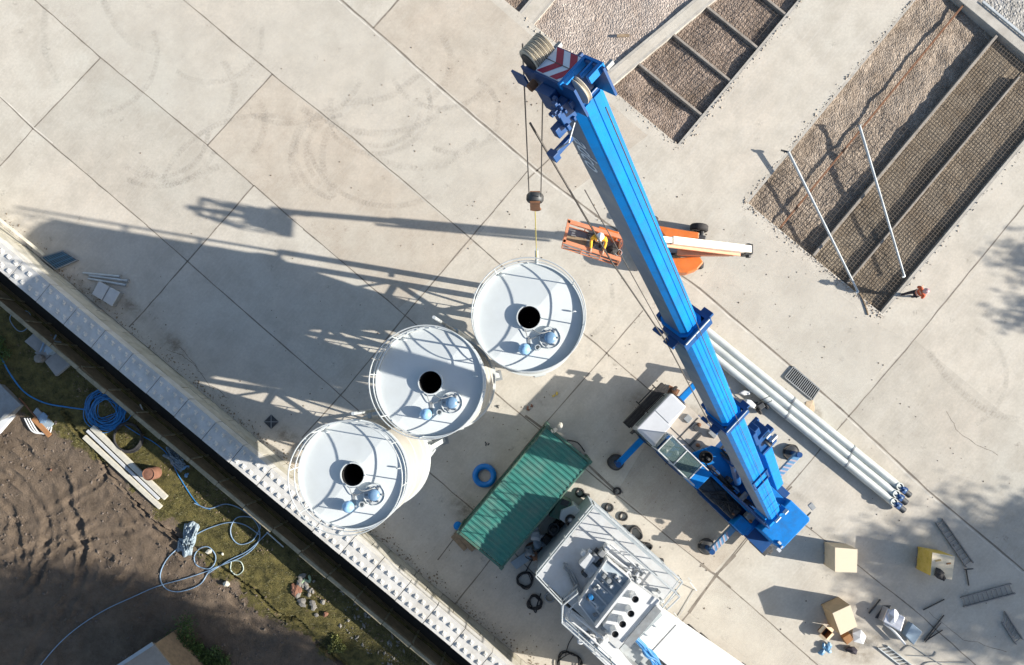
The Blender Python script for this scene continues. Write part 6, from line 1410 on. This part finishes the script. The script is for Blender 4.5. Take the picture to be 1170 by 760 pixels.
dhose([(222, 575), (239, 581), (258, 576), (276, 582), (292, 596), (297, 612), (290, 626), (275, 637), (255, 645), (240, 652), (228, 668), (205, 676), (189, 672), (183, 658), (190, 640), (205, 625), (222, 612), (240, 603), (262, 597), (280, 600), (296, 611)], .025, HOSEP, 'pale blue pipe making one long open loop over mud and grass')
dhose([(297, 600), (290, 592), (272, 591), (264, 602), (265, 614), (274, 622), (288, 618), (296, 606)], .025, HOSEP, 'pale blue round pipe loop nearest the ditch wall', closed=True)
dhose([(238, 650), (225, 646), (222, 636), (228, 627), (238, 625), (246, 634), (245, 644)], .025, HOSEP, 'pale pipe loop around a pale stone on the mud', closed=True)
dhose([(266, 641), (275, 642), (278, 651), (271, 657), (264, 652), (264, 644)], .022, mat('pale_green_pipe', (.42, .5, .45), .5), 'small pale green pipe loop on the grass edge', closed=True)
dhose([(247, 649), (215, 660), (180, 670), (150, 683), (120, 697), (90, 716), (65, 738), (40, 768)], .022, HOSEP, 'thin pale line running from the loops across the shaded mud to the bottom edge')
dhose([(238, 655), (262, 640), (285, 628), (310, 605), (322, 600)], .025, HOSEP, 'pale blue pipe leading from the loops up to the ditch wall')
for i, (a, b, w_, z) in enumerate((((105.5, 488), (190, 569), .26, .12), ((100, 492), (182, 570), .14, .10), ((96.5, 499), (184, 580), .22, .12))):
    A0, B0_ = D(*a, z), D(*b, z); A0 = P(*a, G0 + z); B0_ = P(*b, G0 + z); tag(part('timber_beam', MB().beam(A0, B0_, w_, .12), PLANK if i != 1 else LGREY, bevel=.01), ['long pale beam on the grass, the one nearest the ditch', 'narrow grey beam between the two long pale beams on the grass', 'long pale beam on the grass, the one nearest the mud'][i], 'beam', 'long pale beams lying on the grass')
dr = thing('clay_drum', 'brick red drum standing on the grass near the long pale beams', 'drum', D(176, 538)); zz = zdirt(176, 538)
part('drum_body', MB().lathe([(.0, 0), (.30, 0), (.31, .3), (.30, .34), (.31, .62), (.28, .65), (.27, .6), (0, .6)], D(178, 540), 28, cap=False), BRICK, dr, smooth=True); part('drum_lid', MB().lathe([(.265, .61), (.1, .63), (0, .63)], D(178, 540), 24, cap=False), BRICK, dr)
cbn = thing('site_cabin', 'flat grey roofed site cabin cut by the left edge with a white lower side', 'cabin', P(0, 470, 0)); cpz = -.55
part('cabin_wall', MB().prism([Vector((*P(u, v, cpz).xy, 0)) for u, v in ((-60, 423), (-2, 440), (22, 463), (-4, 490), (-60, 520))], G0 - .1, cpz - .05), ASPH, cbn); part('cabin_roof', MB().prism([Vector((*P(u, v, cpz).xy, 0)) for u, v in ((-60, 420), (-1, 438), (24, 463), (0, 481), (-60, 490))], cpz - .045, cpz), GREY, cbn, bevel=.02)
part('white_awning', MB().prism([Vector((*P(u, v  , .0).xy, 0)) for u, v in ((-30, 505), (2, 480), (15, 475), (-2, 495), (-28, 515))], -.2, .0), WHITE, cbn)
cb2 = thing('shed', 'grey shed roof corner poking in at the bottom left edge beside the green bush', 'shed', P(168, 758, 0)); sz = 1.5
part('shed_wall', MB().prism([Vector((*P(u, v, sz).xy, 0)) for u, v in ((174, 738), (215, 790), (160, 830), (112, 778))], G0 - .1, sz - .1), WOOD, cb2); part('shed_roof', MB().prism([Vector((*P(u, v, sz).xy, 0)) for u, v in ((175, 735), (220, 792), (160, 834), (106, 780))], sz - .08, sz), mat('shed_felt', (.26, .24, .21), .9, 0, .12, 4, .3), cb2, bevel=.01); part('roof_trim', MB().beam(P(174.5, 735.5, sz + .03), P(107, 779.5, sz + .03), .16, .06), TARP, cb2)
def heap(cs, n, r0, r1, m_, lb, cat='debris', name='debris_heap', spread=6, seed=0):
    mb = MB(); rr = random.Random(seed)
    for k in range(n):
        u, v = cs[k % len(cs)]; p = D(u + rr.gauss(0, spread / 2), v + rr.gauss(0, spread / 2)); mb.rock(p + ez * .05, rr.uniform(r0, r1), rr.uniform(.7, 1.8), rr.uniform(.6, 1.2), .55, k + seed)
    o = tag(part(name, mb, m_), lb, cat); o['kind'] = 'stuff'; return o
def sheet(u, v, rx, ry, rot, hgt, seed, m_, lb, cat, name):
    n = 26; mb = MB(); rr = np.random.RandomState(seed); ox, oy = rr.rand(2) * 90
    for i in range(n):
        for j in range(n):
            x, y = (i / (n - 1) * 2 - 1), (j / (n - 1) * 2 - 1)
            k = .62 + .75 * float(vnoise(np.array(math.atan2(y, x) * 1.9 + ox), np.array(oy)))
            X2, Y2 = x * rx * k, y * ry * k; c, s_ = math.cos(rot), math.sin(rot)
            uu, vv = u + X2 * c - Y2 * s_, v + X2 * s_ + Y2 * c
            r_ = abs(float(fbm(np.array(x * 2.2 + ox), np.array(y * 2.2 + oy), 4))); e = max(0, 1 - max(abs(x), abs(y)) ** 3)
            mb.v.append(D(uu, vv, .02 + hgt * (r_ * 3.0 * e + .25 * e)))
    mb.f = [(i * n + j, i * n + j + 1, (i + 1) * n + j + 1, (i + 1) * n + j) for i in range(n - 1) for j in range(n - 1)]
    return tag(part(name, mb, m_), lb, cat)
sheet(215, 617, 9, 17, .25, .55, 4, TARP, 'crumpled blue grey tarpaulin between grass and mud', 'tarpaulin', 'tarpaulin')
sheet(200, 523, 7, 12, -.9, .35, 6, mat('slate_sheet', (.13, .18, .22), .6, 0, .3, 5), 'small dark blue grey sheet at the foot of the ditch wall', 'sheet', 'plastic_sheet')
heap([(345, 668), (352, 680), (360, 690), (340, 675)], 22, .08, .2, STONE, 'heap of grey rubble stones in the shade beyond the ditch', 'rubble', 'rubble_heap', 12, 2)
heap([(336, 672)], 6, .12, .22, BRICK, 'brown rubble lumps left of the grey stones beyond the ditch', 'rubble', 'rubble_heap', 6, 3)
heap([(350, 662)], 6, .06, .14, mat('faded_green_plastic', (.3, .4, .25), .6), 'pale green plastic scraps on top of the rubble', 'scrap', 'scrap_heap', 5, 4)
heap([(370, 580 + 0)], 0, .1, .2, STONE, '') if False else None
for u, v, r_, lb in ((239, 630, .17, 'pale stone inside the pipe loop on the mud'), (259, 667, .17, 'pale stone alone on the shaded mud below the pipe loops'), (254, 633, .09, 'small pale stone on the grass right of the round pipe loop'), (372, 702, .14, 'dull stone in the rubble trail near the grass'), (58, 537, .07, 'small reddish lump on the rutted mud')):
    tag(part('stone', MB().rock(D(u, v, .06), r_, 1.1, .9, .8, int(u)), PLANK if r_ > .08 and u < 300 else BRICK), lb, 'stone')
heap([(200, 522), (206, 530), (214, 538)], 14, .05, .13, mat('blue_scrap', (.12, .25, .4), .5), 'scattered blue fittings along the foot of the ditch wall', 'fittings', 'fittings_heap', 6, 6)
for i, (a, b, lb) in enumerate((((300, 600), (322, 610), 'upper light tube in the shade near the ditch wall'), ((305, 608), (324, 625), 'lower light tube in the shade near the ditch wall'), ((152, 465), (162, 484), 'light tube lying beside the blue coil'), ((160, 462), (168, 480), 'second light tube lying beside the blue coil'))):
    tag(part('metal_tube', MB().tube([D(*a, .06), D(*b, .06)], .035, 8), GALV), lb, 'tube', 'light tubes by the ditch wall')
# junk beside the site cabin
tag(part('orange_plank', MB().beam(D(38, 478, .1), D(57, 498, .1), .22, .06), mat('orange_brown_wood', (.35, .17, .07), .8)), 'orange brown plank in the junk beside the site cabin', 'plank')
tag(part('rust_bar', MB().tube([D(22, 455, .1), D(42, 478, .1)], .04, 8), RUST), 'rusty bar pointing from the site cabin to the orange plank', 'bar')
mb = MB(); [mb.tube(smoothpath([D(28 + k * 3, 478, .08), D(36 + k * 4, 492 + k, .12), D(46 + k * 5, 495, .08), D(55 + 2 * k, 488, .06)], 6), .03, 7) for k in range(3)]; tag(part('white_hoses', mb, WHITE), 'white hoses tangled round the orange plank', 'hose')
tag(part('blue_rag', MB().rock(D(50, 478, .12), .24, 1, 1.3, .5, 12), HOSEP), 'pale blue rag at the upper side of the orange plank', 'rag')
tag(part('grey_board', MB().prism([D(43, 466, 0), D(62, 484, 0), D(56, 492, 0), D(38, 473, 0)], G0 + .0, G0 + .09), TARP), 'grey board under the pale blue rag', 'board')

# ---------------------------------------------------------------- vegetation
def bush(u, v, r_px, n, h_, m_, lb, seed=0):
    rr = random.Random(seed); t = thing('bush', lb, 'bush', D(u, v)); c0 = D(u, v); st = MB()
    mb = MB()
    cl = [(rr.gauss(0, .45), rr.gauss(0, .45), rr.uniform(.2, 1)) for _ in range(16)]
    for x, y, z in cl: st.tube([c0, c0 + Vector((x * r_px / S0, y * r_px / S0, z * h_))], .012, 5, r2=.004)
    for k in range(n):
        x, y, z = rr.choice(cl); p = c0 + Vector(((x + rr.gauss(0, .22)) * r_px / S0, (y + rr.gauss(0, .22)) * r_px / S0, max(.03, (z + rr.gauss(0, .15)) * h_)))
        a = Vector((rr.gauss(0, 1), rr.gauss(0, 1), rr.gauss(0, .5))).normalized() * rr.uniform(.03, .07); b = a.cross(Vector((rr.gauss(0, 1), rr.gauss(0, 1), rr.gauss(0, 1)))).normalized() * .03
        mb.add([p - a, p + b, p + a, p - b], [(0, 1, 2, 3)])
    part('foliage', mb, m_, t); part('stem', st, BARK, t)
bush(205, 742, 26, 5200, .7, LEAFB, 'green leafy bush beside the shed roof at the bottom left', 1)
bush(242, 752, 16, 2200, .45, LEAFB, 'smaller dull green bush right of the leafy bush at the bottom', 2)
bush(0, 405, 12, 900, .25, LEAFB, 'low weeds in deep shade at the left edge', 3)
bush(385, 735, 10, 1200, .25, leaf_mat('weed_leaves', (.12, .13, .03)), 'yellow green weeds on the grass strip near the bottom edge', 4)
def tree(u, v, h_, r_, zc, lb, seed, n=2600, nm='tree', gap=.5):
    rr = random.Random(seed); base = P(u, v, 0); t = thing(nm, lb, 'tree', base, 'trees standing round the site beyond the photo')
    tk = MB(); tk.tube(smoothpath([base, base + Vector((.1, .1, h_ * .4)), base + Vector((.0, -.1, h_ * .75)), base + Vector((0, 0, h_))], 5), .22, 10, r2=.04)
    cl = []
    for k in range(22):
        a = rr.random() * 6.283; q = math.sqrt(rr.random()); z = zc + rr.uniform(-1, 1) * (h_ - zc) * .8; rad = r_ * q * math.sqrt(max(.1, 1 - ((z - zc) / (h_ - zc + .3)) ** 2)); c = base + Vector((rad * math.cos(a), rad * math.sin(a), z)); cl.append(c)
        s_ = base + Vector((0, 0, z - rad * .6)); tk.tube([s_, s_.lerp(c, .55) + Vector((0, 0, .1)), c], .05, 5, r2=.015)
    part('trunk', tk, BARK, t); mb = MB()
    for k in range(n):
        c = rr.choice(cl); p = c + Vector((rr.gauss(0, gap), rr.gauss(0, gap), rr.gauss(0, gap * .7)))
        a = Vector((rr.gauss(0, 1), rr.gauss(0, 1), rr.gauss(0, .6))).normalized() * rr.uniform(.09, .17); b = a.cross(Vector((rr.gauss(0, 1), rr.gauss(0, 1), rr.gauss(0, 1)))).normalized() * .09
        mb.add([p - a, p + b, p + a, p - b], [(0, 1, 2, 3)])
    part('crown', mb, LEAF, t)
SLX, SLY = 53.3, 9.0
def shade(u, v, zc, r_, lb, seed, n=2600, gap=.5): tree(u + SLX * zc, v + SLY * zc, zc + r_ * .9, r_, zc, lb, seed, n, gap=gap)
for i, (u, v, zc, r_, n) in enumerate(((-10, 715, 13.5, 2.7, 8000), (85, 728, 14.5, 2.8, 8000), (175, 748, 14, 2.8, 8000), (255, 752, 13, 2.4, 7000), (335, 788, 14, 2.7, 7000), (40, 780, 15, 2.8, 7000))):
    shade(u, v, zc, r_, ['tall leafy tree below the frame shading the far left mud', 'tall leafy tree below the frame, second in the row', 'tall leafy tree below the frame shading the shed', 'tall leafy tree below the frame shading the bush', 'tall leafy tree below the frame, nearest the ditch', 'tall leafy tree in the rear row below the frame'][i], 40 + i, n, .55)
for i, (u, v, zc, r_, n, gp2) in enumerate(((1150, 618, 11.5, 2.0, 3600, .6), (1085, 650, 12, 1.7, 1500, .7), (1165, 672, 12.5, 2.3, 3000, .7), (1060, 695, 11.5, 1.4, 800, .7), (1115, 712, 12, 1.6, 1300, .7), (1214, 312, 9, 1.2, 1200, .5), (1202, 362, 9, .8, 450, .4), (1045, 640, 11.2, 1.2, 700, .6), (1175, 735, 12, 1.6, 900, .6))):
    shade(u, v, zc, r_, ['slim tree right of the frame beside the yard, first of the row', 'slim tree right of the frame, shading the ladders', 'broad tree right of the frame, shading the lower right corner', 'sparse young tree right of the frame', 'sparse young tree at the far lower right beyond the frame', 'bushy tree right of the frame near the big pit', 'small tree right of the frame below the bushy tree', 'sparse sapling right of the frame near the crates', 'young tree beyond the lower right corner'][i], 60 + i, n, gp2)
